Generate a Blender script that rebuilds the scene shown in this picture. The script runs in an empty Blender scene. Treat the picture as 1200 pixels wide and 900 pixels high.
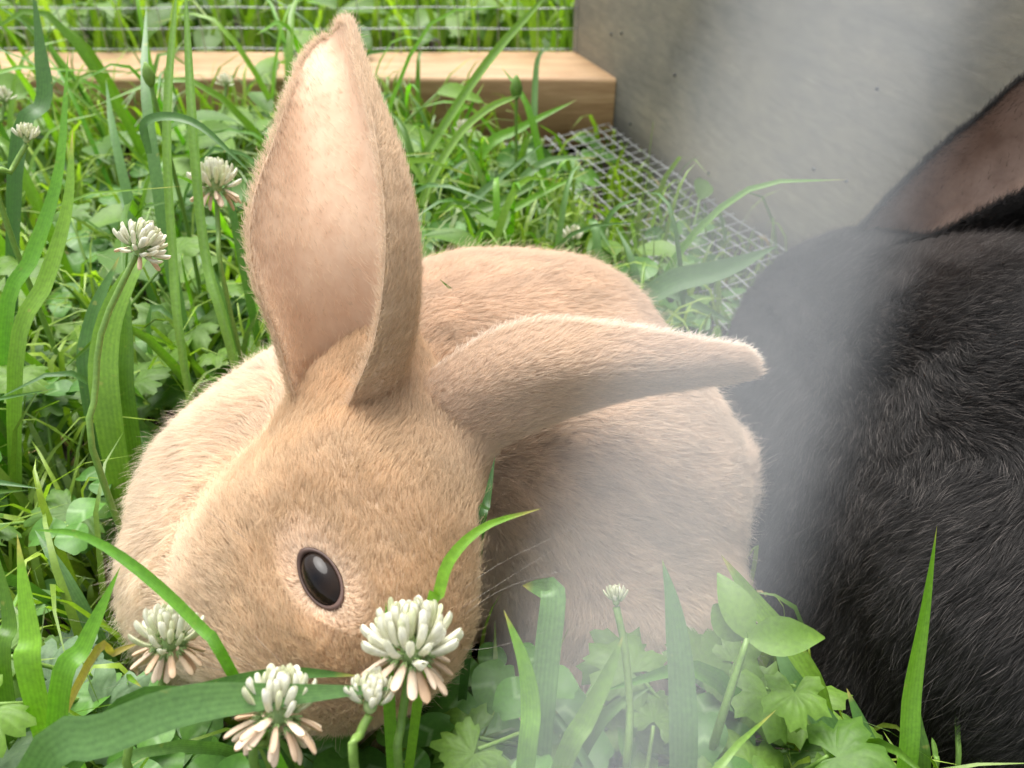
import bpy, math, random
import numpy as np
from mathutils import Vector, Matrix, kdtree

random.seed(7)
RNG = np.random.default_rng(7)
S = bpy.context.scene
COL = S.collection

# ------------------------------------------------------------------ camera
CAM_H = 0.23
PITCH = math.radians(38)
FPX = 1039.0                                   # focal length in photo pixels (1200 wide)
cd = bpy.data.cameras.new('camera')
cam = bpy.data.objects.new('camera', cd)
COL.objects.link(cam)
S.camera = cam
cam.location = (0, 0, CAM_H)
cam.rotation_euler = (math.pi / 2 - PITCH, 0, 0)
cd.sensor_width = 36
cd.lens = 36 * FPX / 1200
cd.clip_start = 0.001
cd.clip_end = 500
cd.dof.use_dof = True
cd.dof.focus_distance = 0.215
cd.dof.aperture_fstop = cd.lens / 1.5          # pupil of about 1.5 mm, as a phone's

# ------------------------------------------------------------------ light
SUN_EL, SUN_AZ = 66, 345                       # degrees; azimuth from +Y, clockwise
W = bpy.data.worlds.new('World')
S.world = W
W.use_nodes = True
nt = W.node_tree
bg = nt.nodes['Background']
sky = nt.nodes.new('ShaderNodeTexSky')
sky.sky_type = 'NISHITA'
sky.sun_disc = False
sky.sun_elevation = math.radians(SUN_EL)
sky.sun_rotation = math.radians(SUN_AZ)
sky.dust_density = 4
hs = nt.nodes.new('ShaderNodeHueSaturation')   # thin even cloud: a paler sky
hs.inputs['Saturation'].default_value = 0.2
nt.links.new(sky.outputs[0], hs.inputs['Color'])
nt.links.new(hs.outputs[0], bg.inputs[0])
bg.inputs[1].default_value = 0.15
sl = bpy.data.lights.new('sun', 'SUN')
sun = bpy.data.objects.new('sun', sl)
COL.objects.link(sun)
sl.energy = 2.1
sl.angle = math.radians(45)
sl.color = (1, .97, .92)
_az, _el = math.radians(SUN_AZ), math.radians(SUN_EL)
sdir = Vector((math.sin(_az) * math.cos(_el), math.cos(_az) * math.cos(_el), math.sin(_el)))
sun.rotation_euler = sdir.to_track_quat('Z', 'Y').to_euler()
S.view_settings.view_transform = 'Standard'
S.view_settings.look = 'None'
S.view_settings.gamma = 1
S.view_settings.exposure = 1.42

S.render.engine = 'CYCLES'
S.cycles.use_denoising = True
S.cycles.max_bounces = 8
S.cycles.diffuse_bounces = 6
S.cycles.transmission_bounces = 6
S.cycles.transparent_max_bounces = 8
S.cycles_curves.shape = 'RIBBONS'
S.cycles_curves.subdivisions = 2

# ------------------------------------------------------------------ helpers
FWD = np.array((0, math.cos(PITCH), -math.sin(PITCH)))
UPV = np.array((0, math.sin(PITCH), math.cos(PITCH)))
RGT = np.array((1.0, 0, 0))
CAM = np.array((0, 0, CAM_H))


def ray(u, v):
    return FWD + (u - 600) / FPX * RGT + (450 - v) / FPX * UPV


def P(u, v, d):
    """A point of the place: the one seen at photo pixel (u, v), d metres deep."""
    return CAM + d * ray(u, v)


def G(u, v, z=0.0):
    r = ray(u, v)
    return CAM + r * ((z - CAM_H) / r[2])


def proj(p):
    q = np.asarray(p) - CAM
    d = q @ FWD
    return 600 + FPX * (q @ RGT) / d, 450 - FPX * (q @ UPV) / d, d


def nrm(a):
    a = np.asarray(a, float)
    return a / (np.linalg.norm(a, axis=-1, keepdims=True) + 1e-12)


def spline(pts, n):
    """Catmull-Rom through pts (any dimension), n samples."""
    p = np.asarray(pts, float)
    if len(p) == 2:
        t = np.linspace(0, 1, n)[:, None]
        return p[0] * (1 - t) + p[1] * t
    q = np.vstack([2 * p[0] - p[1], p, 2 * p[-1] - p[-2]])
    out = []
    for t in np.linspace(0, len(p) - 1, n):
        i = min(int(t), len(p) - 2)
        f = t - i
        a, b, c, d = q[i], q[i + 1], q[i + 2], q[i + 3]
        out.append(.5 * (2 * b + (c - a) * f + (2 * a - 5 * b + 4 * c - d) * f * f + (3 * b - a - 3 * c + d) * f ** 3))
    return np.array(out)


class MB:
    def __init__(s):
        s.v, s.f, s.m = [], [], []

    def grid(s, rows, mat=0, closed=False):
        """rows: list of equal-length point lists -> quads"""
        base = len(s.v)
        n = len(rows[0])
        for r in rows:
            s.v.extend([tuple(map(float, p)) for p in r])
        for i in range(len(rows) - 1):
            for j in range(n if closed else n - 1):
                a = base + i * n + j
                b = base + i * n + (j + 1) % n
                s.f.append((a, b, b + n, a + n))
                s.m.append(mat)
        return base

    def fan(s, idx, mat=0):
        s.f.append(tuple(idx))
        s.m.append(mat)

    def tube(s, pts, rad, sides=6, mat=0, cap=True):
        pts = np.asarray(pts, float)
        n = len(pts)
        rad = np.broadcast_to(rad, (n,))
        t = nrm(np.gradient(pts, axis=0))
        ref = np.array((0, 0, 1.0)) if abs(t[0][2]) < .9 else np.array((1.0, 0, 0))
        x = nrm(np.cross(t[0], ref))
        rows = []
        for i in range(n):
            x = nrm(x - t[i] * (x @ t[i]))
            y = np.cross(t[i], x)
            rows.append([pts[i] + rad[i] * (math.cos(a) * x + math.sin(a) * y)
                         for a in np.linspace(0, 2 * math.pi, sides, endpoint=False)])
        b = s.grid(rows, mat, True)
        if cap:
            s.fan([b + k for k in range(sides)][::-1], mat)
            s.fan([b + (n - 1) * sides + k for k in range(sides)], mat)

    def box(s, c, h, mat=0, ax=None):
        c = np.asarray(c, float)
        ax = np.eye(3) if ax is None else np.asarray(ax, float)
        b = len(s.v)
        for sx in (-1, 1):
            for sy in (-1, 1):
                for sz in (-1, 1):
                    s.v.append(tuple(c + sx * h[0] * ax[0] + sy * h[1] * ax[1] + sz * h[2] * ax[2]))
        for q in ((0, 1, 3, 2), (4, 6, 7, 5), (0, 4, 5, 1), (2, 3, 7, 6), (0, 2, 6, 4), (1, 5, 7, 3)):
            s.f.append(tuple(b + k for k in q))
            s.m.append(mat)

    def mesh(s, name, mats, smooth=True):
        me = bpy.data.meshes.new(name)
        me.from_pydata(s.v, [], s.f)
        for m in mats:
            me.materials.append(m)
        if len(mats) > 1:
            me.polygons.foreach_set('material_index', np.array(s.m, np.int32))
        me.polygons.foreach_set('use_smooth', np.full(len(s.f), smooth))
        me.update()
        return me


def link(name, data, parent=None, loc=None, label=None, cat=None, group=None, kind=None, mat=None):
    o = bpy.data.objects.new(name, data)
    COL.objects.link(o)
    if parent is not None:
        o.parent = parent
    if loc is not None:
        o.location = loc
    if mat is not None:
        o.matrix_local = mat
    for k, v in (('label', label), ('category', cat), ('group', group), ('kind', kind)):
        if v:
            o[k] = v
    return o


def thing(name, loc, label, cat, group=None):
    return link(name, None, None, loc, label, cat, group)


# ------------------------------------------------------------------ materials
def mat(name):
    m = bpy.data.materials.new(name)
    m.use_nodes = True
    n = m.node_tree.nodes
    n.clear()
    out = n.new('ShaderNodeOutputMaterial')
    return m, n, m.node_tree.links, out


def ramp(n, l, fac, stops):
    r = n.new('ShaderNodeValToRGB')
    e = r.color_ramp.elements
    while len(e) < len(stops):
        e.new(.5)
    for k, (p, c) in enumerate(stops):
        e[k].position = p
        e[k].color = (*c, 1)
    l.new(fac, r.inputs[0])
    return r.outputs[0]


def noise(n, l, scale, detail=3, rough=.55, vec=None, dist=0):
    t = n.new('ShaderNodeTexNoise')
    t.inputs['Scale'].default_value = scale
    t.inputs['Detail'].default_value = detail
    t.inputs['Roughness'].default_value = rough
    t.inputs['Distortion'].default_value = dist
    if vec is not None:
        l.new(vec, t.inputs['Vector'])
    return t.outputs['Fac']


def mixc(n, l, a, b, fac, mode='MIX'):
    m = n.new('ShaderNodeMix')
    m.data_type = 'RGBA'
    m.blend_type = mode
    for s, v in ((m.inputs['Factor'], fac), (m.inputs['A'], a), (m.inputs['B'], b)):
        if hasattr(v, 'is_linked') or hasattr(v, 'links'):
            l.new(v, s)
        elif isinstance(v, tuple):
            s.default_value = (*v, 1)
        else:
            s.default_value = v
    return m.outputs['Result']


def math_n(n, l, op, a, b=None):
    m = n.new('ShaderNodeMath')
    m.operation = op
    for s, v in zip(m.inputs, (a, b)):
        if v is None:
            continue
        if hasattr(v, 'links'):
            l.new(v, s)
        else:
            s.default_value = v
    return m.outputs[0]


def leaf_mat(name, dark, light, rough=.42, trans=.4, vein=0.0, spec=.45, attr=False, chevron=False):
    """Thin leaf: varied green, faint parallel veins along UV x, light through it."""
    m, n, l, out = mat(name)
    if attr:
        a = n.new('ShaderNodeAttribute')
        a.attribute_name = 'tint'
        rnd = a.outputs['Fac']
    else:
        oi = n.new('ShaderNodeObjectInfo')
        rnd = oi.outputs['Random']
    tc = n.new('ShaderNodeTexCoord')
    geo = n.new('ShaderNodeNewGeometry')
    ns = noise(n, l, 90, 3, .6, geo.outputs['Position'])
    f = math_n(n, l, 'ADD', math_n(n, l, 'MULTIPLY', rnd, .75), math_n(n, l, 'MULTIPLY', ns, .5))
    f = math_n(n, l, 'SUBTRACT', f, .12)
    c = ramp(n, l, f, [(0, dark), (1, light)])
    if chevron:
        so = n.new('ShaderNodeSeparateXYZ')
        l.new(tc.outputs['Object'], so.inputs[0])
        ax_ = math_n(n, l, 'MULTIPLY', math_n(n, l, 'ABSOLUTE', so.outputs[0]), .7)
        q = math_n(n, l, 'ABSOLUTE', math_n(n, l, 'SUBTRACT', math_n(n, l, 'ADD', so.outputs[1], ax_), .5))
        c = mixc(n, l, c, (.20, .33, .14), ramp(n, l, q, [(.02, (.75, .75, .75)), (.09, (0, 0, 0))]))
    if vein:
        su = n.new('ShaderNodeSeparateXYZ')
        l.new(tc.outputs['UV'], su.inputs[0])
        tipf = math_n(n, l, 'ADD', su.outputs[1], math_n(n, l, 'MULTIPLY', math_n(n, l, 'SUBTRACT', rnd, .5), .14))
        c = mixc(n, l, c, (.42, .36, .10), ramp(n, l, tipf, [(.93, (0, 0, 0)), (1.0, (.8, .8, .8))]))
        sp = noise(n, l, 260, 2, .5, geo.outputs['Position'])
        c = mixc(n, l, c, (.30, .30, .08), ramp(n, l, sp, [(.70, (0, 0, 0)), (.76, (.55, .55, .55))]))
    fine = noise(n, l, 900, 2, .6, geo.outputs['Position'])
    c = mixc(n, l, c, ramp(n, l, fine, [(.3, (.7, .7, .7)), (.7, (1.15, 1.12, 1.05))]), .6, 'MULTIPLY')
    if vein:
        sx = n.new('ShaderNodeSeparateXYZ')
        l.new(tc.outputs['UV'], sx.inputs[0])
        w = math_n(n, l, 'SINE', math_n(n, l, 'MULTIPLY', sx.outputs[0], 75.0))
        w = math_n(n, l, 'MULTIPLY', math_n(n, l, 'ADD', w, 1), .5)
        c = mixc(n, l, c, ramp(n, l, w, [(0, (.72, .76, .7)), (1, (1.1, 1.1, 1.1))]), vein, 'MULTIPLY')
    b = n.new('ShaderNodeBsdfPrincipled')
    l.new(c, b.inputs['Base Color'])
    b.inputs['Roughness'].default_value = rough
    b.inputs['Specular IOR Level'].default_value = spec
    bp = n.new('ShaderNodeBump')
    bp.inputs['Strength'].default_value = .25
    bp.inputs['Distance'].default_value = .0006
    l.new(ns, bp.inputs['Height'])
    l.new(bp.outputs[0], b.inputs['Normal'])
    t = n.new('ShaderNodeBsdfTranslucent')
    tcol = mixc(n, l, c, (1.25, 1.5, .45), 1.0, 'MULTIPLY')
    l.new(tcol, t.inputs['Color'])
    mx = n.new('ShaderNodeMixShader')
    mx.inputs[0].default_value = trans
    l.new(b.outputs[0], mx.inputs[1])
    l.new(t.outputs[0], mx.inputs[2])
    l.new(mx.outputs[0], out.inputs[0])
    return m


def plain(name, stops, scale=40, rough=.6, bump=0, trans=0, spec=.4, metal=0, rnd=0):
    m, n, l, out = mat(name)
    geo = n.new('ShaderNodeNewGeometry')
    ns = noise(n, l, scale, 4, .6, geo.outputs['Position'])
    if rnd:
        oi = n.new('ShaderNodeObjectInfo')
        ns2 = math_n(n, l, 'ADD', math_n(n, l, 'MULTIPLY', oi.outputs['Random'], rnd), math_n(n, l, 'MULTIPLY', ns, 1 - rnd))
    else:
        ns2 = ns
    c = ramp(n, l, ns2, stops)
    b = n.new('ShaderNodeBsdfPrincipled')
    l.new(c, b.inputs['Base Color'])
    b.inputs['Roughness'].default_value = rough
    b.inputs['Specular IOR Level'].default_value = spec
    b.inputs['Metallic'].default_value = metal
    if bump:
        bp = n.new('ShaderNodeBump')
        bp.inputs['Strength'].default_value = bump
        bp.inputs['Distance'].default_value = .001
        l.new(ns, bp.inputs['Height'])
        l.new(bp.outputs[0], b.inputs['Normal'])
    if trans:
        t = n.new('ShaderNodeBsdfTranslucent')
        l.new(c, t.inputs['Color'])
        mx = n.new('ShaderNodeMixShader')
        mx.inputs[0].default_value = trans
        l.new(b.outputs[0], mx.inputs[1])
        l.new(t.outputs[0], mx.inputs[2])
        l.new(mx.outputs[0], out.inputs[0])
    else:
        l.new(b.outputs[0], out.inputs[0])
    return m


def fur_mat(name, gloss, root_dark, grough=.35, trans=.35):
    """Fur strand: per-strand colour attribute 'tone', paler or darker along the strand."""
    m, n, l, out = mat(name)
    a = n.new('ShaderNodeAttribute')
    a.attribute_name = 'tone'
    hi = n.new('ShaderNodeHairInfo')
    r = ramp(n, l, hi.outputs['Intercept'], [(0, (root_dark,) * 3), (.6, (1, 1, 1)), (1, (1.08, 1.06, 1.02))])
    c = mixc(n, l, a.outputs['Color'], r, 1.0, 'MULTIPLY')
    d = n.new('ShaderNodeBsdfDiffuse')
    l.new(c, d.inputs[0])
    t = n.new('ShaderNodeBsdfTranslucent')
    l.new(c, t.inputs[0])
    mx = n.new('ShaderNodeMixShader')
    mx.inputs[0].default_value = trans
    l.new(d.outputs[0], mx.inputs[1])
    l.new(t.outputs[0], mx.inputs[2])
    g = n.new('ShaderNodeBsdfHair')
    g.component = 'Reflection'
    g.inputs['Color'].default_value = (.9, .88, .86, 1)
    g.inputs['RoughnessU'].default_value = grough
    g.inputs['RoughnessV'].default_value = .8
    mx2 = n.new('ShaderNodeMixShader')
    mx2.inputs[0].default_value = gloss
    l.new(mx.outputs[0], mx2.inputs[1])
    l.new(g.outputs[0], mx2.inputs[2])
    l.new(mx2.outputs[0], out.inputs[0])
    return m


M_BLADE = leaf_mat('grass_green', (.055, .14, .014), (.20, .36, .035), vein=.4)
M_BLADE_BRIGHT = leaf_mat('grass_bright', (.09, .26, .02), (.20, .40, .03), vein=.35, trans=.45)
M_BLADE_DARK = leaf_mat('grass_dark', (.04, .11, .022), (.08, .19, .035), vein=.4, trans=.3)
M_BLADE_PALE = leaf_mat('grass_pale', (.09, .19, .06), (.15, .28, .09), vein=.4)
M_BLADE_DRY = leaf_mat('grass_dry', (.34, .27, .06), (.46, .38, .12), vein=.35)
M_GRASS = leaf_mat('grass_field', (.04, .11, .012), (.30, .43, .05), attr=True)
M_LEAF = leaf_mat('weed_leaf', (.05, .13, .015), (.17, .30, .045), rough=.5, trans=.38, spec=.35)
M_LEAF_GREY = leaf_mat('silver_leaf', (.09, .16, .08), (.16, .25, .13), rough=.55, trans=.3, spec=.35)
M_CLOVER = leaf_mat('clover_leaf', (.05, .15, .02), (.12, .28, .04), rough=.5, trans=.3, chevron=True)
M_STEM = leaf_mat('stem_green', (.12, .24, .04), (.22, .36, .08), rough=.45, trans=.25)
M_PETAL = plain('petal_white', [(.3, (.66, .66, .48)), (.7, (.82, .81, .72))], 420, .6, 0, .35)
M_PETAL_CREAM = plain('petal_cream', [(.3, (.56, .60, .34)), (.7, (.74, .74, .56))], 500, .55, 0, .3)
M_PETAL_PINK = plain('petal_faded', [(.25, (.58, .40, .25)), (.75, (.80, .66, .50))], 400, .6, 0, .3, rnd=.5)
M_CALYX = plain('calyx_green', [(.3, (.16, .28, .08)), (.7, (.34, .42, .18))], 600, .6)
M_SOIL = plain('soil', [(.3, (.012, .010, .006)), (.7, (.04, .032, .02))], 60, .95, .6)
M_WIRE = plain('galvanised_wire', [(.3, (.28, .30, .31)), (.7, (.44, .46, .46))], 300, .42, 0, 0, .5, .75)
M_ZINC = plain('zinc_wire', [(.3, (.40, .42, .43)), (.7, (.54, .55, .56))], 300, .5, 0, 0, .5, .2)
M_DULL = plain('dull_wire', [(.3, (.30, .31, .31)), (.7, (.46, .47, .46))], 200, .65, 0, 0, .3, .2)
M_STEEL = plain('dark_steel', [(.3, (.03, .03, .03)), (.7, (.08, .08, .08))], 300, .4, 0, 0, .5, .6)


def wood_mat():
    m, n, l, out = mat('pine_timber')
    tc = n.new('ShaderNodeTexCoord')
    mp = n.new('ShaderNodeMapping')
    mp.inputs['Scale'].default_value = (2.2, 30, 30)
    l.new(tc.outputs['Object'], mp.inputs[0])
    g1 = noise(n, l, 7, 5, .6, mp.outputs[0], .6)
    g2 = noise(n, l, 40, 3, .6, mp.outputs[0], .2)
    c = ramp(n, l, g1, [(.25, (.26, .145, .06)), (.5, (.37, .225, .105)), (.75, (.48, .32, .165))])
    c = mixc(n, l, c, ramp(n, l, g2, [(.3, (.7, .66, .6)), (.65, (1.05, 1.05, 1.05))]), .6, 'MULTIPLY')
    b = n.new('ShaderNodeBsdfPrincipled')
    l.new(c, b.inputs['Base Color'])
    b.inputs['Roughness'].default_value = .62
    bp = n.new('ShaderNodeBump')
    bp.inputs['Strength'].default_value = .3
    bp.inputs['Distance'].default_value = .0008
    l.new(g2, bp.inputs['Height'])
    l.new(bp.outputs[0], b.inputs['Normal'])
    l.new(b.outputs[0], out.inputs[0])
    return m


def ply_mat():
    m, n, l, out = mat('weathered_plywood')
    tc = n.new('ShaderNodeTexCoord')
    mp = n.new('ShaderNodeMapping')
    mp.inputs['Scale'].default_value = (3, 4, 7)
    mp.inputs['Rotation'].default_value = (0, math.radians(14), 0)
    l.new(tc.outputs['Object'], mp.inputs[0])
    g1 = noise(n, l, 3.2, 5, .6, mp.outputs[0], .9)
    g2 = noise(n, l, 30, 4, .65, mp.outputs[0], .3)
    blot = noise(n, l, 9, 3, .5, tc.outputs['Object'])
    c = ramp(n, l, g1, [(.2, (.20, .188, .16)), (.5, (.26, .242, .20)), (.8, (.32, .287, .225))])
    c = mixc(n, l, c, ramp(n, l, g2, [(.3, (.72, .72, .73)), (.7, (1.12, 1.1, 1.06))]), .7, 'MULTIPLY')
    c = mixc(n, l, c, ramp(n, l, blot, [(.35, (.66, .69, .74)), (.65, (1.12, 1.06, .95))]), .9, 'MULTIPLY')
    # darker, cooler tone towards the board's bottom, with a wavering upper edge
    sx = n.new('ShaderNodeSeparateXYZ')
    l.new(tc.outputs['Object'], sx.inputs[0])
    wob = math_n(n, l, 'ADD', sx.outputs[2], math_n(n, l, 'MULTIPLY', blot, .03))
    st = ramp(n, l, wob, [(.035, (.5, .53, .58)), (.055, (1, 1, 1))])
    c = mixc(n, l, c, st, .9, 'MULTIPLY')
    b = n.new('ShaderNodeBsdfPrincipled')
    gm = n.new('ShaderNodeMapping')
    gm.inputs['Scale'].default_value = (2.5, 60, 70)
    gm.inputs['Rotation'].default_value = (0, math.radians(6), 0)
    l.new(tc.outputs['Object'], gm.inputs[0])
    gr = noise(n, l, 5, 4, .6, gm.outputs[0], .5)
    c = mixc(n, l, c, ramp(n, l, gr, [(.32, (.72, .70, .66)), (.5, (1, 1, 1)), (.7, (1.1, 1.08, 1.02))]), .3, 'MULTIPLY')
    sc = n.new('ShaderNodeMapping')
    sc.inputs['Scale'].default_value = (9, 40, 120)
    sc.inputs['Rotation'].default_value = (0, math.radians(-58), 0)
    l.new(tc.outputs['Object'], sc.inputs[0])
    scr = noise(n, l, 6, 2, .5, sc.outputs[0], .2)
    c = mixc(n, l, c, ramp(n, l, scr, [(.70, (0, 0, 0)), (.76, (.05, .048, .04))]), 1.0, 'ADD')
    l.new(c, b.inputs['Base Color'])
    b.inputs['Roughness'].default_value = .85
    b.inputs['Specular IOR Level'].default_value = .25
    bp = n.new('ShaderNodeBump')
    bp.inputs['Strength'].default_value = .35
    bp.inputs['Distance'].default_value = .0006
    l.new(g2, bp.inputs['Height'])
    l.new(bp.outputs[0], b.inputs['Normal'])
    l.new(b.outputs[0], out.inputs[0])
    return m


def skin_mat(name, c0, c1, trans, rough=.6):
    return plain(name, [(.3, c0), (.7, c1)], 120, rough, .15, trans, .3)


M_WOOD, M_PLY = wood_mat(), ply_mat()
M_TAN_SKIN = skin_mat('tan_skin', (.58, .43, .29), (.66, .51, .37), 0)
M_TAN_EAR_IN = skin_mat('tan_ear_inside', (.76, .55, .385), (.89, .72, .54), .45, .5)
M_BLK_SKIN = skin_mat('black_skin', (.012, .011, .011), (.02, .018, .017), 0)
M_BLK_EAR_IN = skin_mat('black_ear_inside', (.19, .125, .095), (.30, .215, .17), .2, .5)
M_LID = skin_mat('eyelid_skin', (.045, .026, .02), (.09, .052, .04), 0, .5)
M_NOSE = skin_mat('nose_skin', (.50, .28, .22), (.58, .34, .28), 0, .4)
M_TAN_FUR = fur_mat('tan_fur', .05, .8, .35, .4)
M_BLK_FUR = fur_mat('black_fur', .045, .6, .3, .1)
M_WHISK = plain('whisker', [(.3, (.30, .26, .22)), (.7, (.45, .40, .35))], 100, .4)


def eye_mat():
    m, n, l, out = mat('rabbit_eye')
    tc = n.new('ShaderNodeTexCoord')
    sx = n.new('ShaderNodeSeparateXYZ')
    l.new(tc.outputs['Object'], sx.inputs[0])
    ln = n.new('ShaderNodeVectorMath')
    ln.operation = 'LENGTH'
    cb = n.new('ShaderNodeCombineXYZ')
    l.new(sx.outputs[0], cb.inputs[0])
    l.new(sx.outputs[1], cb.inputs[1])
    l.new(cb.outputs[0], ln.inputs[0])
    c = ramp(n, l, ln.outputs['Value'], [(.0, (.002, .002, .003)), (.003, (.004, .004, .005)),
                                         (.0042, (.016, .009, .005)), (.0058, (.004, .003, .003))])
    b = n.new('ShaderNodeBsdfPrincipled')
    l.new(c, b.inputs['Base Color'])
    b.inputs['Roughness'].default_value = .06
    b.inputs['Specular IOR Level'].default_value = .18
    l.new(b.outputs[0], out.inputs[0])
    return m


M_EYE = eye_mat()

# ------------------------------------------------------------------ the setting
g = MB()
xs = np.concatenate([[-60, -10, -3], np.linspace(-1, 1, 41), [3, 10, 60]])
ys = np.concatenate([[-60, -10, -3], np.linspace(-1, 2, 61), [4, 12, 60]])
g.grid([[(x, y, (.004 * math.sin(37 * x + 3 * y) * math.sin(29 * y) if -1.2 < x < 1.2 and -1.2 < y < 2.2 else 0) - .006) for x in xs] for y in ys])
link('soil_ground', g.mesh('soil_ground', [M_SOIL]), kind='structure')

BEAM_Y, BEAM_H, BEAM_W = .541, .045, .052
CORNER = np.array((.0635, BEAM_Y))
WDIR = nrm(np.array((.41, -.91)))              # plywood side runs from the corner towards the viewer's right
WPER = np.array((-WDIR[1], WDIR[0]))           # points away from the run


def bevel_box(b, x0, x1, y0, y1, z0, z1, r):
    """Long beam along x with softened long edges."""
    prof = []
    for cy, cz, a0 in ((y0 + r, z0 + r, 180), (y1 - r, z0 + r, 270), (y1 - r, z1 - r, 0), (y0 + r, z1 - r, 90)):
        for k in range(3):
            a = math.radians(a0 + 45 * k)
            prof.append((cy + r * math.cos(a), cz + r * math.sin(a)))
    xs_ = np.linspace(x0, x1, 30)
    rows = [[(x, y + .0004 * math.sin(40 * x + i), z + .0005 * math.sin(31 * x + 2 * i)) for i, (y, z) in enumerate(prof)] for x in xs_]
    base = b.grid(rows, 0, True)
    n = len(prof)
    b.fan([base + k for k in range(n)])
    b.fan([base + (len(xs_) - 1) * n + k for k in range(n)][::-1])


b = MB()
bevel_box(b, -.85, 0, -BEAM_W / 2, BEAM_W / 2, 0, BEAM_H, .0025)
beam = thing('timber_beam', (CORNER[0], BEAM_Y + BEAM_W / 2, -.001), 'pale sawn timber beam along the back of the run under the wire fence', 'beam')
link('beam_body', b.mesh('beam_body', [M_WOOD]), beam)
for px, py, r in ((510, 52, .0024),):          # dark staple head on the beam
    p = G(px, py + 3, BEAM_H)
    s_ = MB()
    s_.tube([p + (-.0028, 0, .0), p + (-.0028, 0, .0034), p + (0, 0, .0046), p + (.0028, 0, .0034), p + (.0028, 0, 0)], .0013, 8)
    link('staple', s_.mesh('staple', [M_STEEL]), beam, mat=Matrix.Translation(-beam.location))

# plywood side: a board with a rebated lower rail line and nails
PW_LEN, PW_H, PW_T = .62, .34, .012
ax = np.array([[*WDIR, 0], [*WPER, 0], [0, 0, 1.0]])
ply = thing('plywood_wall', (CORNER[0] - WDIR[0] * .058, CORNER[1] - WDIR[1] * .058, -.01), 'weathered grey plywood board forming the right side of the run', 'board')
ply.rotation_euler.z = math.atan2(WDIR[1], WDIR[0])
b = MB()
rows = []
for x in np.linspace(0, PW_LEN, 12):
    rows.append([(x, .001 + .0006 * math.sin(9 * x), 0), (x, .0007 * math.sin(11 * x), .002),
                 (x, .001 * math.sin(7 * x), PW_H - .002), (x, .001, PW_H), (x, PW_T, PW_H), (x, PW_T, 0)])
k0 = b.grid(rows, 0, True)
b.fan([k0 + k for k in range(6)])
b.fan([k0 + 66 + k for k in range(6)][::-1])
link('board', b.mesh('board', [M_PLY], False), ply)


def on_wall(u, v):
    """Local plywood coordinates (x along, z up) of the spot seen at a photo pixel."""
    r = ray(u, v)
    o = np.array((ply.location.x, ply.location.y))
    n2 = WPER
    d = ((o - CAM[:2]) @ n2) / (r[:2] @ n2)
    q = CAM + d * r
    return (q[:2] - o) @ WDIR, q[2] + .01


nb = MB()
nb.tube([(0, .002, 0), (0, -.0003, 0), (0, -.0005, 0)], [.0008, .0008, .0005], 8)
nail_me = nb.mesh('nail_head', [M_STEEL])
for u, v in ((830, 203), (948, 284), (738, 145), (716, 40), (728, 39), (790, 88), (1027, 104), (991, 212), (953, 198)):
    x, z = on_wall(u, v)
    link('nail', nail_me, ply, mat=Matrix.Translation((x, 0, z)))


# ------------------------------------------------------------------ rabbits: signed-distance bodies
def surface_nets(F, o, h):
    nx, ny, nz = F.shape
    corner = [(i, j, k) for i in (0, 1) for j in (0, 1) for k in (0, 1)]
    sub = lambda c: F[c[0]:nx - 1 + c[0], c[1]:ny - 1 + c[1], c[2]:nz - 1 + c[2]]
    ins = sum((sub(c) < 0).astype(np.int8) for c in corner)
    act = (ins > 0) & (ins < 8)
    I = np.argwhere(act)
    vals = {c: F[I[:, 0] + c[0], I[:, 1] + c[1], I[:, 2] + c[2]] for c in corner}
    acc = np.zeros((len(I), 3))
    cnt = np.zeros(len(I))
    for a in corner:
        for axn in range(3):
            if a[axn] == 0:
                bb = list(a)
                bb[axn] = 1
                bb = tuple(bb)
                f0, f1 = vals[a], vals[bb]
                cr = (f0 < 0) != (f1 < 0)
                t = np.where(cr, f0 / np.where(cr, f0 - f1, 1), 0)
                pos = np.tile(np.array(a, float), (len(I), 1))
                pos[:, axn] += t
                acc[cr] += pos[cr]
                cnt[cr] += 1
    V = o + h * (I + acc / cnt[:, None])
    idx = -np.ones(act.shape, int)
    idx[tuple(I.T)] = np.arange(len(I))
    faces = []
    for axn in range(3):
        sl0 = [slice(None)] * 3
        sl1 = [slice(None)] * 3
        sl0[axn] = slice(0, -1)
        sl1[axn] = slice(1, None)
        f0, f1 = F[tuple(sl0)] < 0, F[tuple(sl1)] < 0
        e = np.argwhere(f0 != f1)
        s0 = f0[tuple(e.T)]
        u, w = [(1, 2), (2, 0), (0, 1)][axn]
        ok = (e[:, u] > 0) & (e[:, w] > 0) & (e[:, u] < F.shape[u] - 1) & (e[:, w] < F.shape[w] - 1)
        e, s0 = e[ok], s0[ok]
        q = []
        for du, dw in ((-1, -1), (0, -1), (0, 0), (-1, 0)):
            c = e.copy()
            c[:, u] += du
            c[:, w] += dw
            q.append(idx[tuple(c.T)])
        q = np.stack(q, 1)
        q[~s0] = q[~s0][:, ::-1]
        faces.append(q)
    return V, np.vstack(faces)


class Prim:
    """Round cone a->b with radii; flow = way the fur lies, ln = fur length, tone = fur colour."""
    def __init__(s, a, b, ra, rb, flow, ln, tone):
        s.a, s.b, s.ra, s.rb = np.asarray(a, float), np.asarray(b, float), ra, rb
        s.flow, s.ln, s.tone = np.asarray(flow, float), ln, np.asarray(tone, float)

    def d(s, p):
        ab = s.b - s.a
        L = ab @ ab
        t = np.clip(((p - s.a) @ ab) / L, 0, 1) if L > 1e-12 else np.zeros(p.shape[:-1])
        return np.linalg.norm(p - s.a - t[..., None] * ab, axis=-1) - (s.ra + (s.rb - s.ra) * t)


def ball(u, v, d, r, flow, ln, tone):
    p = P(u, v, d)
    return Prim(p, p, r * d / FPX, r * d / FPX, flow, ln, tone)


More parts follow.
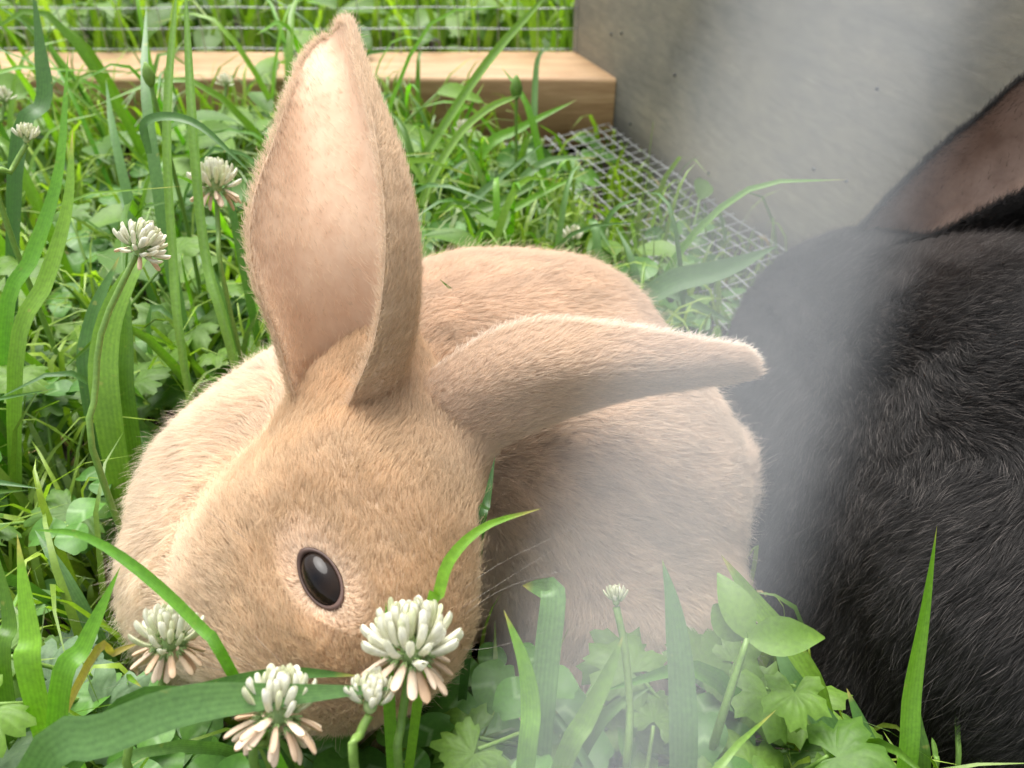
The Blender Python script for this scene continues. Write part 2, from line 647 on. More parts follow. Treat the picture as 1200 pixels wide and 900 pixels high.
def bone(a, b, flow, ln, tone):
    """a, b = (u, v, depth, radius in photo pixels)"""
    return Prim(P(*a[:3]), P(*b[:3]), a[3] * a[2] / FPX, b[3] * b[2] / FPX, flow, ln, tone)


class Body:
    def __init__(s, prims, k):
        s.prims, s.k, s.cut = prims, k, []

    def sdf(s, p):
        acc = 0
        for q in s.prims:
            acc = acc + np.exp(np.clip(-q.d(p) / s.k, -60, 60))
        d = -s.k * np.log(acc + 1e-30)
        for q in s.cut:                        # eye sockets: smooth hollows
            e = -q.d(p)
            h = np.clip(.5 + .5 * (e - d) / .003, 0, 1)
            d = d * (1 - h) + e * h + .003 * h * (1 - h)
        return d

    def mix(s, p, k2=.008):
        w = [np.exp(np.clip(-q.d(p) / k2, -60, 20)) for q in s.prims]
        tot = sum(w)[..., None]
        fl = sum(wi[..., None] * q.flow for wi, q in zip(w, s.prims)) / tot
        tn = sum(wi[..., None] * q.tone for wi, q in zip(w, s.prims)) / tot
        ln = sum(wi * q.ln for wi, q in zip(w, s.prims)) / tot[..., 0]
        return fl, ln, tn

    def mesh(s, h):
        lo = np.min([np.minimum(q.a - q.ra, q.b - q.rb) for q in s.prims], 0) - .012
        hi = np.max([np.maximum(q.a + q.ra, q.b + q.rb) for q in s.prims], 0) + .012
        n = np.ceil((hi - lo) / h).astype(int) + 1
        X = np.stack(np.meshgrid(*[lo[i] + h * np.arange(n[i]) for i in range(3)], indexing='ij'), -1)
        return surface_nets(s.sdf(X), lo, h)

    def hit(s, u, v, d0=.1, d1=.5):
        r = ray(u, v)
        d = d0
        for _ in range(400):
            f = float(s.sdf((CAM + d * r)[None])[0])
            if f < 1e-5:
                break
            d += max(f * .6, 1e-5)
            if d > d1:
                return None
        return CAM + d * r

    def grad(s, p):
        e = 1e-4
        return nrm(np.stack([(s.sdf(p + e * np.eye(3)[i]) - s.sdf(p - e * np.eye(3)[i])) for i in range(3)], -1))


def ear(path, widths, phis, face, thick, rotdeg=0, ridge=0.0, nt_=34, ns_=22):
    """Cupped ear shell. Returns outer rows, inner rows (world), tangents, face vectors."""
    cs = spline([P(*q) for q in path], 300)
    c = cs[np.round((1 - (1 - np.linspace(0, 1, nt_)) ** 1.5) * 299).astype(int)]
    tt = 1 - (1 - np.linspace(0, 1, nt_)) ** 1.5
    kk = np.linspace(0, 1, len(widths))
    dm = np.array([q[2] for q in path]).mean()
    w = np.interp(tt, kk, widths) * dm / FPX
    w = np.convolve(np.pad(w, 2, mode='edge'), [.1, .2, .4, .2, .1], 'valid')
    w = np.maximum(w * np.sqrt(np.clip(1 - np.clip((tt - .90) / .10, 0, 1) ** 2, 0, 1)), .0004)
    ph = np.radians(np.interp(tt, kk, phis))
    T = nrm(np.gradient(c, axis=0))
    T[-3:] = T[-4]
    outer, inner, So, Si = [], [], [], []
    for i in range(nt_):
        F = nrm(np.asarray(face) - T[i] * (np.asarray(face) @ T[i]))
        Sx = np.cross(T[i], F)
        if rotdeg:
            a = math.radians(rotdeg)
            F, Sx = F * math.cos(a) + Sx * math.sin(a), Sx * math.cos(a) - F * math.sin(a)
        R = w[i] / math.sin(min(ph[i], math.pi / 2))
        a = np.linspace(-ph[i], ph[i], ns_)
        rad = np.sin(a)[:, None] * Sx - np.cos(a)[:, None] * F
        ctr = c[i] + F * R
        edge = np.clip(1 - (np.abs(a) / ph[i]) ** 6, .25, 1)
        wob = 1 + .03 * np.sin(5 * a + 9 * tt[i]) + .02 * np.sin(11 * tt[i] + 2 * a)
        wob = wob + ridge * tt[i] * (np.exp(-((a + .5) / .28) ** 2) - np.exp(-((a - .15) / .3) ** 2) + np.exp(-((a - .8) / .3) ** 2))
        th = thick * (.5 + .8 * (1 - tt[i])) * edge
        outer.append(ctr + rad * (R * wob + th / 2)[:, None])
        inner.append(ctr + rad * (R * wob - th / 2)[:, None])
    return outer, inner, T


def add_ear(mb, e, m_out, m_in):
    o, i, T = e
    n = len(o[0])
    bo = mb.grid([r[::-1] for r in o], m_out)
    bi = mb.grid(i, m_in)
    rows = len(o)
    for k in range(rows - 1):                  # rims
        for jo, ji in ((n - 1, 0), (0, n - 1)):
            q = (bo + k * n + jo, bo + (k + 1) * n + jo, bi + (k + 1) * n + ji, bi + k * n + ji)
            mb.fan(q if jo else q[::-1], m_out)
    for j in range(n - 1):                     # tip
        mb.fan((bo + (rows - 1) * n + j, bo + (rows - 1) * n + j + 1, bi + (rows - 1) * n + n - 2 - j, bi + (rows - 1) * n + n - 1 - j), m_out)


_nk = RNG.normal(size=(14, 3))
_nph = RNG.uniform(0, 6.28, (14, 3))


def vnoise(p, scale):
    a = np.zeros_like(p)
    for k in range(14):
        a += np.sin((p @ _nk[k])[:, None] * scale + _nph[k])
    return a / 3.7


def sample_quads(V, Fq, n, weight=None):
    T = np.vstack([Fq[:, [0, 1, 2]], Fq[:, [0, 2, 3]]])
    A, B, C = V[T[:, 0]], V[T[:, 1]], V[T[:, 2]]
    ar = np.linalg.norm(np.cross(B - A, C - A), axis=1)
    if weight is not None:
        ar = ar * weight((A + B + C) / 3, nrm(np.cross(B - A, C - A)))
    t = RNG.choice(len(T), n, p=ar / ar.sum())
    r1, r2 = np.sqrt(RNG.random(n)), RNG.random(n)
    p = (1 - r1)[:, None] * A[t] + (r1 * (1 - r2))[:, None] * B[t] + (r1 * r2)[:, None] * C[t]
    return p, nrm(np.cross(B - A, C - A))[t]


def clump(root, tip_off, spacing_n, amount):
    """Pull strand tips together into small tufts."""
    n = len(root)
    gi = RNG.choice(n, min(spacing_n, n), replace=False)
    kd = kdtree.KDTree(len(gi))
    for k, i in enumerate(gi):
        kd.insert(root[i], k)
    kd.balance()
    own = np.fromiter((kd.find(p)[1] for p in root), int, n)
    tgt = root[gi][own] + tip_off[gi][own]
    return tgt - (root + tip_off), amount


def strands(name, sets, material, parent, npts=5):
    """sets: list of (points[n,npts,3], radius[n], tone[n,3])"""
    pts = np.concatenate([s[0] for s in sets]).astype(np.float32)
    rad = np.concatenate([s[1] for s in sets]).astype(np.float32)
    tone = np.concatenate([s[2] for s in sets]).astype(np.float32)
    n = len(pts)
    cv = bpy.data.hair_curves.new(name)
    cv.add_curves([npts] * n)
    cv.attributes['position'].data.foreach_set('vector', pts.reshape(-1))
    prof = np.linspace(1, .12, npts) ** .7
    ra = cv.attributes.get('radius') or cv.attributes.new('radius', 'FLOAT', 'POINT')
    ra.data.foreach_set('value', (rad[:, None] * prof[None]).astype(np.float32).reshape(-1))
    tn = cv.attributes.new('tone', 'FLOAT_COLOR', 'CURVE')
    tn.data.foreach_set('color', np.concatenate([tone, np.ones((n, 1), np.float32)], 1).reshape(-1))
    cv.materials.append(material)
    o = link(name, cv, parent, kind='stuff')
    o.matrix_local = Matrix.Translation(-Vector(parent.location))
    return o


def lay(root, nor, comb, ln, lift, npts=5, messy=.25, clumps=None, noise_amp=.35):
    """Strand points that rise from the skin and then lie along comb."""
    n = len(root)
    comb = comb + noise_amp * vnoise(root, 170) + .5 * noise_amp * vnoise(root, 520)
    comb = nrm(comb - nor * np.sum(comb * nor, 1)[:, None])
    L = ln * RNG.uniform(.65, 1.2, n)
    jit = RNG.normal(size=(n, 3)) * messy
    off = (nor * lift[:, None] + comb * np.sqrt(np.clip(1 - lift ** 2, .05, 1))[:, None] + jit)
    off = nrm(off) * L[:, None]
    flat = np.sum(off * nor, 1)
    off += nor * np.clip(.0006 - flat, 0, 1)[:, None]
    pull = 0
    if clumps:
        pull, am = clump(root, off, *clumps)
        pull = pull * am
    s = np.linspace(0, 1, npts)
    up = nor * (L * .22)[:, None]
    out = np.empty((n, npts, 3))
    for i, t in enumerate(s):
        out[:, i] = root + off * t + up * (4 * t * (1 - t)) * .6 + pull * t ** 1.5
    return out


def tone_mix(base, n, amt):
    return np.clip(base * (1 + RNG.normal(size=(n, 1)) * amt), .004, .95)


def ear_fur(e, n_out, n_in, n_rim, t_out, t_in, t_rim, r, ln_o=.0032, ln_i=.0022, in_edge=True):
    o, i, T = e
    sets = []
    R, N = len(o), len(o[0])
    for side, rows, n, tone, ln, lift in ((1, o, n_out, t_out, ln_o, .3), (-1, i, n_in, t_in, ln_i, .22)):
        A = np.array(rows)
        if n <= 0:
            continue
        areas = np.linalg.norm(np.cross(A[1:, :-1] - A[:-1, :-1], A[:-1, 1:] - A[:-1, :-1]), axis=2)
        pr = areas.copy()
        if side < 0:                            # inside: hair thickens towards the rims
            e_ = np.abs(np.linspace(-1, 1, N - 1))
            pr = pr * (.25 + 2.2 * e_ ** 4)[None] if in_edge else pr
        pr = pr.ravel() / pr.sum()
        c = RNG.choice(len(pr), n, p=pr)
        ci, cj = c // (N - 1), c % (N - 1)
        a, b_ = RNG.random(n)[:, None], RNG.random(n)[:, None]
        p = (A[ci, cj] * (1 - a) + A[ci + 1, cj] * a) * (1 - b_) + (A[ci, cj + 1] * (1 - a) + A[ci + 1, cj + 1] * a) * b_
        nn = nrm(np.cross(A[ci + 1, cj] - A[ci, cj], A[ci, cj + 1] - A[ci, cj]))
        ref = np.array(o)[ci, cj] - np.array(i)[ci, cj]
        nn = nn * np.sign(np.sum(nn * ref, 1))[:, None] * side
        cm = T[ci] * 1.0
        if side > 0:
            fr = ci / R
        else:
            cm = cm + nrm(A[ci, cj] - A[ci, N // 2]) * .6
        sets.append((lay(p, nn, cm, np.full(n, ln), np.full(n, lift), messy=.16, noise_amp=.2),
                     np.full(n, r * .8), tone_mix(np.asarray(tone, float)[None], n, .10)))
    # rim fringe
    oa, ia = np.array(o), np.array(i)
    for j in (0, N - 1):
        n = n_rim // 2
        t = RNG.random(n) * (R - 1.001)
        k = t.astype(int)
        f = (t - k)[:, None]
        mid = (oa[:, j] + ia[:, j]) / 2
        p = mid[k] * (1 - f) + mid[k + 1] * f + RNG.normal(size=(n, 3)) * .0005
        j2 = 1 if j == 0 else N - 2
        outw = nrm(mid - (oa[:, j2] + ia[:, j2]) / 2)[k]
        sets.append((lay(p, outw, T[k], np.full(n, ln_o * .72), np.full(n, .35), messy=.5, noise_amp=.1),
                     np.full(n, r * .8), tone_mix(np.asarray(t_rim, float)[None], n, .08)))
    return sets


EYE_AX = (.62, 1.14)


def eye_axes(gn):
    """Short and long axis of the almond eye, the long one leaning back a little."""
    t2 = UPV - .85 * RGT
    t2 = nrm(t2 - gn * (t2 @ gn))
    return np.cross(t2, gn), t2


def make_rabbit(name, label, wavy, prims, k, res, ears, eyes, nhair, r_hair, skin, ear_in, fur, tick, tones, lift0, density_extra=None, nose=None):
    B = Body(prims, k)
    cuts = []
    for (u, v, r, out_, lookdir) in eyes:
        hp = B.hit(u, v)
        gn = B.grad(hp[None])[0]
        c = hp + gn * (.014 - .0013)
        cuts.append((hp, gn))
    B.cut = [Prim(hp + gn * (.014 - .0013), hp + gn * (.014 - .0013), .014, .014, (0, 0, 1), .003, TH) for hp, gn in cuts]
    V, Fq = B.mesh(res)
    base = np.array((V[:, 0].mean(), V[:, 1].mean(), 0.0))
    root = thing(name, base, label, 'rabbit')
    mb = MB()
    mb.v = [tuple(p) for p in V]
    mb.f = [tuple(int(i) for i in q) for q in Fq]
    mb.m = [0] * len(mb.f)
    for e in ears:
        add_ear(mb, e, 0, 1)
    eye_pos = []
    for (u, v, r, out_, lookdir), (hp, gn) in zip(eyes, cuts):
        hp = hp - gn * .0010
        c = hp - gn * (r - out_)
        vis = math.sqrt(1 - ((r - out_) / (.85 * r)) ** 2)
        eye_pos.append((c, gn, r, vis))
        # lid: a slim almond ring proud of the fur skin
        t1, t2 = eye_axes(gn)
        ringr = []
        for a in np.linspace(0, 2 * math.pi, 40, endpoint=False):
            sa = abs(math.sin(a)) ** 4
            ctr = hp + gn * (.0004 + .0003 * sa) + (math.cos(a) * t1 * EYE_AX[0] * (1 - .10 * sa) + math.sin(a) * t2 * EYE_AX[1]) * r * vis * .99
            rad1 = nrm(ctr - c)
            tang = nrm(-math.sin(a) * t1 * EYE_AX[0] + math.cos(a) * t2 * EYE_AX[1])
            bi = np.cross(tang, rad1)
            fat_ = .00034 + .0004 * sa
            ringr.append([ctr + fat_ * (math.cos(q) * rad1 + math.sin(q) * bi) for q in np.linspace(0, 2 * math.pi, 8, endpoint=False)])
        ringr.append(ringr[0])
        mb.grid(ringr, 2, True)
    me = mb.mesh('rabbit_body', [skin, ear_in, M_LID])
    body = link('body', me, root, mat=Matrix.Translation(-Vector(base)))
    for (c, gn, r, vis) in eye_pos:
        eb = MB()
        rows = []
        for a in np.linspace(0.0005, math.pi - .0005, 26):
            rows.append([(r * EYE_AX[0] * math.sin(a) * math.cos(q), r * EYE_AX[1] * math.sin(a) * math.sin(q), r * .85 * math.cos(a)) for q in np.linspace(0, 2 * math.pi, 40, endpoint=False)])
        eb.grid(rows[::-1], 0, True)
        t1, t2 = eye_axes(gn)
        rot = Matrix((t1, t2, gn)).transposed().to_4x4()
        link('eye', eb.mesh('eye', [M_EYE]), root, mat=Matrix.Translation(Vector(c - base)) @ rot)
    # fur
    def wt(p, n):
        toc = nrm(CAM - p)
        w = .30 + .9 * np.clip(np.sum(n * toc, 1) + .35, 0, 1)
        w *= np.where(p[:, 2] < .004, .15, 1)
        if density_extra is not None:
            w *= density_extra(p)
        return w
    p, _ = sample_quads(V, Fq, nhair, wt)
    nn = B.grad(p)
    fl, ln, tn = B.mix(p)
    keep = np.ones(len(p), bool)
    for (c, gn, r, vis) in eye_pos:
        dv = p - c
        t1, t2 = eye_axes(gn)
        dd = np.sqrt((dv @ t1 / EYE_AX[0]) ** 2 + (dv @ t2 / EYE_AX[1]) ** 2 + 0)
        keep &= dd > r * vis * .97
        near = np.clip(1 - (dd - r * vis) / (r * 1.0), 0, 1)[:, None]
        away = nrm(dv)
        fl = fl * (1 - .8 * near) + away * near * .9
        ln = ln * (1 - .5 * near[:, 0])
        tn = tn * (1 - .8 * near) + np.asarray(tones['eye_ring']) * .8 * near
    p, nn, fl, ln, tn = p[keep], nn[keep], fl[keep], ln[keep], tn[keep]
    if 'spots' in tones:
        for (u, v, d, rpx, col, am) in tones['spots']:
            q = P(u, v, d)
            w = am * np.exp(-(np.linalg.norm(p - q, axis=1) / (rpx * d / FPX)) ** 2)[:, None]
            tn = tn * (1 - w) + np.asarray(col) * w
    n = len(p)
    patch = 1 + .06 * vnoise(p, 130)[:, :1] + .06 * vnoise(p, 420)[:, 1:2]
    tn = tn * patch
    tk = RNG.random(n)
    fac = np.where(tk < tick[0], tick[1], 1.0)[:, None]
    tn = tone_mix(tn * fac, n, .055)
    if len(tick) > 2:
        lt = (tk > 1 - tick[2])[:, None]
        tn = np.where(lt, np.asarray(tick[3]) * RNG.uniform(.6, 1.2, (n, 1)), tn)
    lift = np.clip(lift0 + .12 * vnoise(p, 200)[:, 0] + RNG.normal(size=n) * .08, .1, .9)
    st = lay(p, nn, fl, ln, lift, clumps=(max(n // 8, 10), .3), messy=.16, noise_amp=wavy)
    sets = [(st, r_hair * RNG.uniform(.7, 1.25, n), tn)]
    # long loose guard hairs along the outline
    gi = RNG.choice(n, n // 25, replace=False)
    st2 = lay(p[gi], nn[gi], fl[gi], ln[gi] * 1.45, np.clip(lift[gi] + .2, .2, .95), messy=.25)
    sets.append((st2, np.full(len(gi), r_hair * .6), np.clip(tn[gi] * 1.15, 0, .9)))
    for e, args in zip(ears, tones['ears']):
        sets += ear_fur(e, *args, r_hair)
    strands('fur', sets, fur, root)
    return B, root, base, eye_pos


# --- tan rabbit: crouched, rump to the right, head lowered to the clover
TB, TH, TC = (.76, .63, .50), (.62, .45, .275), (.78, .655, .52)
TK = (.68, .53, .405)
tan_prims = [
    ball(690, 565, .275, 172, (.8, .15, -.5), .0047, TB),
    ball(560, 475, .292, 172, (.95, .2, -.1), .0047, TK),
    ball(655, 430, .295, 118, (.95, .2, -.3), .0047, TK),
    ball(735, 725, .260, 132, (.35, -.1, -.9), .0047, TB),
    ball(342, 612, .262, 164, (-.5, -.1, -.8), .0058, TC),
    ball(288, 690, .248, 120, (-.4, -.2, -.9), .0058, TC),
    ball(410, 530, .280, 140, (.2, .4, -.2), .0047, TB),
    ball(540, 600, .288, 138, (.5, .1, -.7), .0047, TB),
    # head: cranium, brow, cheeks, muzzle
    bone((425, 505, .220, 80), (432, 600, .209, 100), (.05, .5, .6), .0036, TH),
    bone((434, 605, .208, 100), (442, 715, .196, 86), (.05, .45, .75), .0034, TH),
    bone((440, 712, .196, 80), (404, 764, .200, 44), (.0, .35, .85), .003, TH),
    bone((345, 628, .2035, 20), (402, 640, .1985, 20), (-.3, .5, .5), .003, TH),
    ball(432, 752, .196, 38, (.4, .3, .6), .0026, TC),
    ball(375, 762, .198, 38, (-.5, .3, .5), .0026, TC),
    ball(352, 640, .217, 98, (-.45, .4, .35), .0048, (.68, .48, .29)),
    ball(318, 712, .216, 92, (-.7, .3, -.1), .0056, TC),
    ball(362, 742, .205, 66, (-.5, .3, .4), .0036, TH),
    bone((452, 500, .229, 50), (450, 425, .222, 34), (0, .4, .9), .0036, TH),
    bone((488, 532, .221, 44), (545, 505, .218, 30), (.9, .3, .2), .0036, TB),
    # forefeet and hind foot, down in the grass
    bone((330, 800, .235, 50), (360, 880, .232, 38), (0, -.3, -.8), .004, TC),
    bone((460, 830, .235, 50), (500, 890, .232, 36), (0, -.3, -.8), .004, TC),
    bone((640, 850, .252, 52), (560, 850, .246, 36), (-.5, -.5, -.5), .004, TC),
    ball(840, 560, .300, 52, (.8, .3, .2), .012, (.78, .66, .55)),
]
F_CAM = -FWD
tan_ear_up = ear([(428, 550, .240), (438, 455, .224), (443, 370, .2145), (437, 290, .210), (426, 210, .211), (410, 130, .215), (400, 82, .219), (391, 42, .225)],
                 [34, 50, 74, 86, 78, 55, 42, 32], [170, 150, 120, 104, 98, 87, 66, 50], F_CAM, .0022, rotdeg=-25)
tan_ear_side = ear([(476, 545, .219), (550, 514, .213), (640, 474, .210), (740, 450, .211), (820, 440, .214), (884, 434, .218)],
                   [40, 56, 66, 44, 29, 20], [118, 108, 98, 92, 84, 70], np.array((0, .93, .36)), .0028, rotdeg=0, ridge=.09)
tan_tones = {'eye_ring': (.80, .66, .53),
             'ears': [(36000, 10000, 6000, (.68, .52, .35), (.84, .68, .52), (.72, .56, .40)),
                      (38000, 3000, 7000, (.75, .61, .48), (.86, .70, .58), (.92, .82, .72))],
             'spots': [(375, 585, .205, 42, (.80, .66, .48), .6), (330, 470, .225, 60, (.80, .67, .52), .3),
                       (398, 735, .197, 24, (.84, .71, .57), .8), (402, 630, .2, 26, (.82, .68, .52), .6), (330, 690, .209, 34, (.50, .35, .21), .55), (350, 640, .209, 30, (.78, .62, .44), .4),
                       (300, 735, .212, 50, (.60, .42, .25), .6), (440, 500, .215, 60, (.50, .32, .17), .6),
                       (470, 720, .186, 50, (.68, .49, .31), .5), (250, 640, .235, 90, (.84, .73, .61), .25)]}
TAN, tan_root, tan_base, tan_eyes = make_rabbit(
    'tan_rabbit', 'sandy tan young rabbit crouching in the grass with head down and one ear upright', .17, tan_prims, .0058, .0018,
    [tan_ear_up, tan_ear_side], [(374, 678, .0078, .0037, None)], 420000, .00005, M_TAN_SKIN, M_TAN_EAR_IN, M_TAN_FUR,
    (.05, .82), tan_tones, .42)

# --- black rabbit: turned away at the right, haunch towards the viewer
KB = (.0085, .0078, .0076)
blk_prims = [
    ball(1090, 560, .300, 200, (.3, -.2, -.75), .0052, KB),
    ball(1160, 470, .285, 178, (.75, -.1, -.2), .0052, KB),
    ball(985, 520, .325, 112, (-.3, -.2, -.8), .0052, KB),
    ball(1000, 420, .330, 108, (.3, -.3, -.4), .006, (.012, .0108, .0104)),
    ball(1010, 640, .305, 120, (-.1, -.2, -.9), .0052, KB),
    ball(1255, 560, .262, 228, (.8, -.1, -.4), .0052, KB),
    ball(1205, 705, .233, 152, (-.35, -.1, -.8), .0075, (.012, .0105, .0098)),
    ball(1230, 800, .240, 140, (-.2, -.2, -.9), .0065, KB),
    ball(985, 725, .300, 85, (-.1, -.2, -.9), .0052, KB),
    ball(1060, 780, .280, 120, (-.1, -.2, -.9), .0052, KB),
    ball(1014, 350, .322, 56, (.3, .2, -.4), .005, (.012, .0108, .0104)),
    bone((960, 400, .342, 82), (905, 430, .365, 48), (.6, -.4, .1), .005, KB),
    bone((1100, 880, .262, 60), (1190, 900, .255, 60), (-.3, -.4, -.7), .005, KB),
    ball(1420, 560, .270, 60, (.6, .3, .3), .010, KB),
]
blk_ear = ear([(1000, 335, .325), (1055, 290, .312), (1115, 252, .297), (1182, 204, .283), (1250, 146, .268), (1335, 80, .253)],
              [26, 34, 44, 52, 53, 36], [150, 125, 104, 98, 90, 70], F_CAM + np.array((-.05, .1, .25)), .0030, rotdeg=-22)
blk_ear_b = ear([(1010, 350, .345), (1065, 318, .337), (1130, 290, .325), (1190, 255, .31), (1250, 205, .295), (1330, 150, .28)],
                [28, 36, 40, 42, 40, 20], [130, 110, 95, 92, 85, 70], np.array((0, .9, .4)), .0028)
blk_tones = {'eye_ring': (.03, .028, .026),
             'ears': [(16000, 1500, 9000, (.02, .018, .017), (.10, .07, .055), (.018, .016, .016)),
                      (9000, 2000, 2000, (.02, .018, .017), (.10, .07, .055), (.018, .016, .016))],
             'spots': [(1100, 300, .27, 90, (.05, .036, .03), .7)]}
BLK, blk_root, blk_base, _ = make_rabbit(
    'black_rabbit', 'glossy black rabbit sitting turned away against the plywood at the right edge', .16, blk_prims, .009, .0024,
    [blk_ear, blk_ear_b], [], 300000, .00005, M_BLK_SKIN, M_BLK_EAR_IN, M_BLK_FUR, (.2, .6, .13, (.12, .106, .098)), blk_tones, .38)


nz_b = MB()
rows = []
for a_ in np.linspace(.05, math.pi - .05, 10):
    rows.append([(.0042 * math.sin(a_) * math.cos(q), .0026 * math.sin(a_) * math.sin(q), .003 * math.cos(a_)) for q in np.linspace(0, 2 * math.pi, 14, endpoint=False)])
nz_b.grid(rows[::-1], 0, True)
link('nose', nz_b.mesh('nose', [M_NOSE]), tan_root, mat=Matrix.Translation(Vector(P(396, 808, .201) - tan_base)))


def whisker(path, r=.00004, label=None):
    b_ = MB()
    pts = spline(path, 10)
    b_.tube(pts, np.linspace(r, r * .3, 10), 4)
    o = link('whisker', b_.mesh('whisker', [M_WHISK]), tan_root, mat=Matrix.Translation(-Vector(tan_base)))


for a_, b_, c_ in (((330, 800, .186), (250, 762, .18), (62, 722, .185)), ((330, 806, .186), (240, 775, .178), (110, 735, .18)),
                   ((335, 815, .185), (230, 780, .177), (120, 808, .18)), ((300, 790, .19), (220, 760, .18), (130, 752, .182)),
                   ((500, 740, .19), (560, 700, .186), (655, 640, .19)), ((505, 752, .19), (590, 690, .186), (700, 660, .19)),
                   ((500, 760, .19), (570, 760, .188), (640, 740, .19)), ((498, 735, .19), (570, 670, .188), (690, 610, .19))):
    whisker([P(*a_), P(*b_), P(*c_)])
for a_, c_ in (((300, 640, None), (175, 555, .19)), ((290, 735, None), (345, 790, .18))):
    h_ = TAN.hit(a_[0], a_[1])
    whisker([h_, h_ * .5 + P(*c_) * .5 + np.array((0, -.002, .004)), P(*c_)])

# ------------------------------------------------------------------ wire netting
def wire_mesh_panel(name, loc, rot, nx, nz, cell, r, label, cat, wob=.0004, wm=None):
    root = thing(name, loc, label, cat)
    root.rotation_euler = rot
    hb, vb = MB(), MB()
    L, H = nx * cell, nz * cell
    hb.tube([(x, wob * math.sin(60 * x), wob * math.sin(45 * x + 1)) for x in np.linspace(-.0015, L + .0015, nx + 1)], r, 6)
    vb.tube([(wob * math.sin(70 * z), -2 * r * .9 + wob * math.sin(50 * z), z) for z in np.linspace(-.0015, H + .0015, nz * 2 + 1)], r, 6)
    hm, vm = hb.mesh('wire', [wm or M_WIRE]), vb.mesh('wire', [wm or M_WIRE])
    for k in range(nz + 1):
        link('wire', hm, root, mat=Matrix.Translation((0, 0, k * cell)))
    for k in range(nx + 1):
        link('wire', vm, root, mat=Matrix.Translation((k * cell, 0, 0)))
    return root


wire_mesh_panel('wire_fence', (CORNER[0] - .022 - 52 * .0127, BEAM_Y + BEAM_W - .004, .034), (0, 0, 0), 52, 16, .0127, .0003,
                'square wire netting stretched upright behind the pale timber beam', 'wire netting')
fa = math.atan2(WDIR[1], WDIR[0])
fp = CORNER + WDIR * .006 - WPER * .077
wire_mesh_panel('floor_wire', (fp[0], fp[1], .017), (math.radians(-90), 0, fa), 27, 8, .0088, .00033,
                'square wire netting laid flat over the grass at the foot of the plywood', 'wire netting', .0012, M_DULL)

# the run's front netting: the phone is held against it, so one strand crosses close to the lens
NT = math.radians(18)
nx_ = RGT * math.cos(NT) - UPV * math.sin(NT)
nz_ = RGT * math.sin(NT) + UPV * math.cos(NT)
nc = P(878, 450, .0047)
fr = wire_mesh_panel('front_netting', (0, 0, 0), (0, 0, 0), 10, 8, .0254, .00021,
                     'galvanised wire netting at the front of the run, one strand blurred close to the lens', 'wire netting', 0, M_ZINC)
fr.matrix_world = Matrix.Translation(Vector(nc - nx_ * .0254 * 5 - nz_ * (.0254 * 5 - .0042))) @ Matrix((nx_, -np.cross(nx_, nz_) * -1, nz_)).transposed().to_4x4()

# ------------------------------------------------------------------ plants
TAN_POLY = [(385, 5), (445, 100), (495, 280), (640, 288), (770, 365), (895, 415), (870, 600), (850, 690), (770, 740), (700, 760),
            (640, 690), (575, 640), (560, 720), (520, 800), (300, 800), (200, 795), (125, 720), (145, 570), (300, 385), (290, 270), (330, 110)]
BLK_POLY = [(1205, 80), (1020, 255), (925, 330), (860, 430), (870, 580), (905, 650), (985, 820), (1205, 860)]


RR = random.Random(3)


def in_poly(u, v, poly):
    c = False
    j = len(poly) - 1
    for i in range(len(poly)):
        (xi, yi), (xj, yj) = poly[i], poly[j]
        if (yi > v) != (yj > v) and u < (xj - xi) * (v - yi) / (yj - yi) + xi:
            c = not c
        j = i
    return c


def clear(pts, bodies=True):
    """True if no sample hides a rabbit from the viewer, pokes into one, or crowds the camera."""
    pts = np.asarray(pts)
    if np.min(np.linalg.norm(pts - CAM, axis=1)) < .125:
        return False
    if bodies and (TAN.sdf(pts).min() < .002 or BLK.sdf(pts).min() < .003):
        return False
    for p in pts:
        u, v, d = proj(p)
        if d > 0 and d < .3 and in_poly(u, v, TAN_POLY):
            return False
        if d > 0 and d < .36 and in_poly(u, v, BLK_POLY):
            return False
    x, y = pts[:, 0], pts[:, 1]
    al_, sd_ = (np.stack([x, y], 1) - CORNER) @ WDIR, (np.stack([x, y], 1) - CORNER) @ WPER
    if ((al_ > 0) & (al_ < .24) & (sd_ > -.08) & (pts[:, 2] > .022)).any() and RR.random() < .94:
        return False
    if ((y > .47) & (x > -.05) & (pts[:, 2] > .016)).any() and y.min() < BEAM_Y and RR.random() < .9:
        return False
    side = (np.stack([x, y], 1) - CORNER) @ WPER
    if side.max() > -.004 and y.min() < BEAM_Y + BEAM_W:
        return False
    if ((y > BEAM_Y - .002) & (y < BEAM_Y + BEAM_W + .002) & (pts[:, 2] < BEAM_H)).any():
        return False
    return True


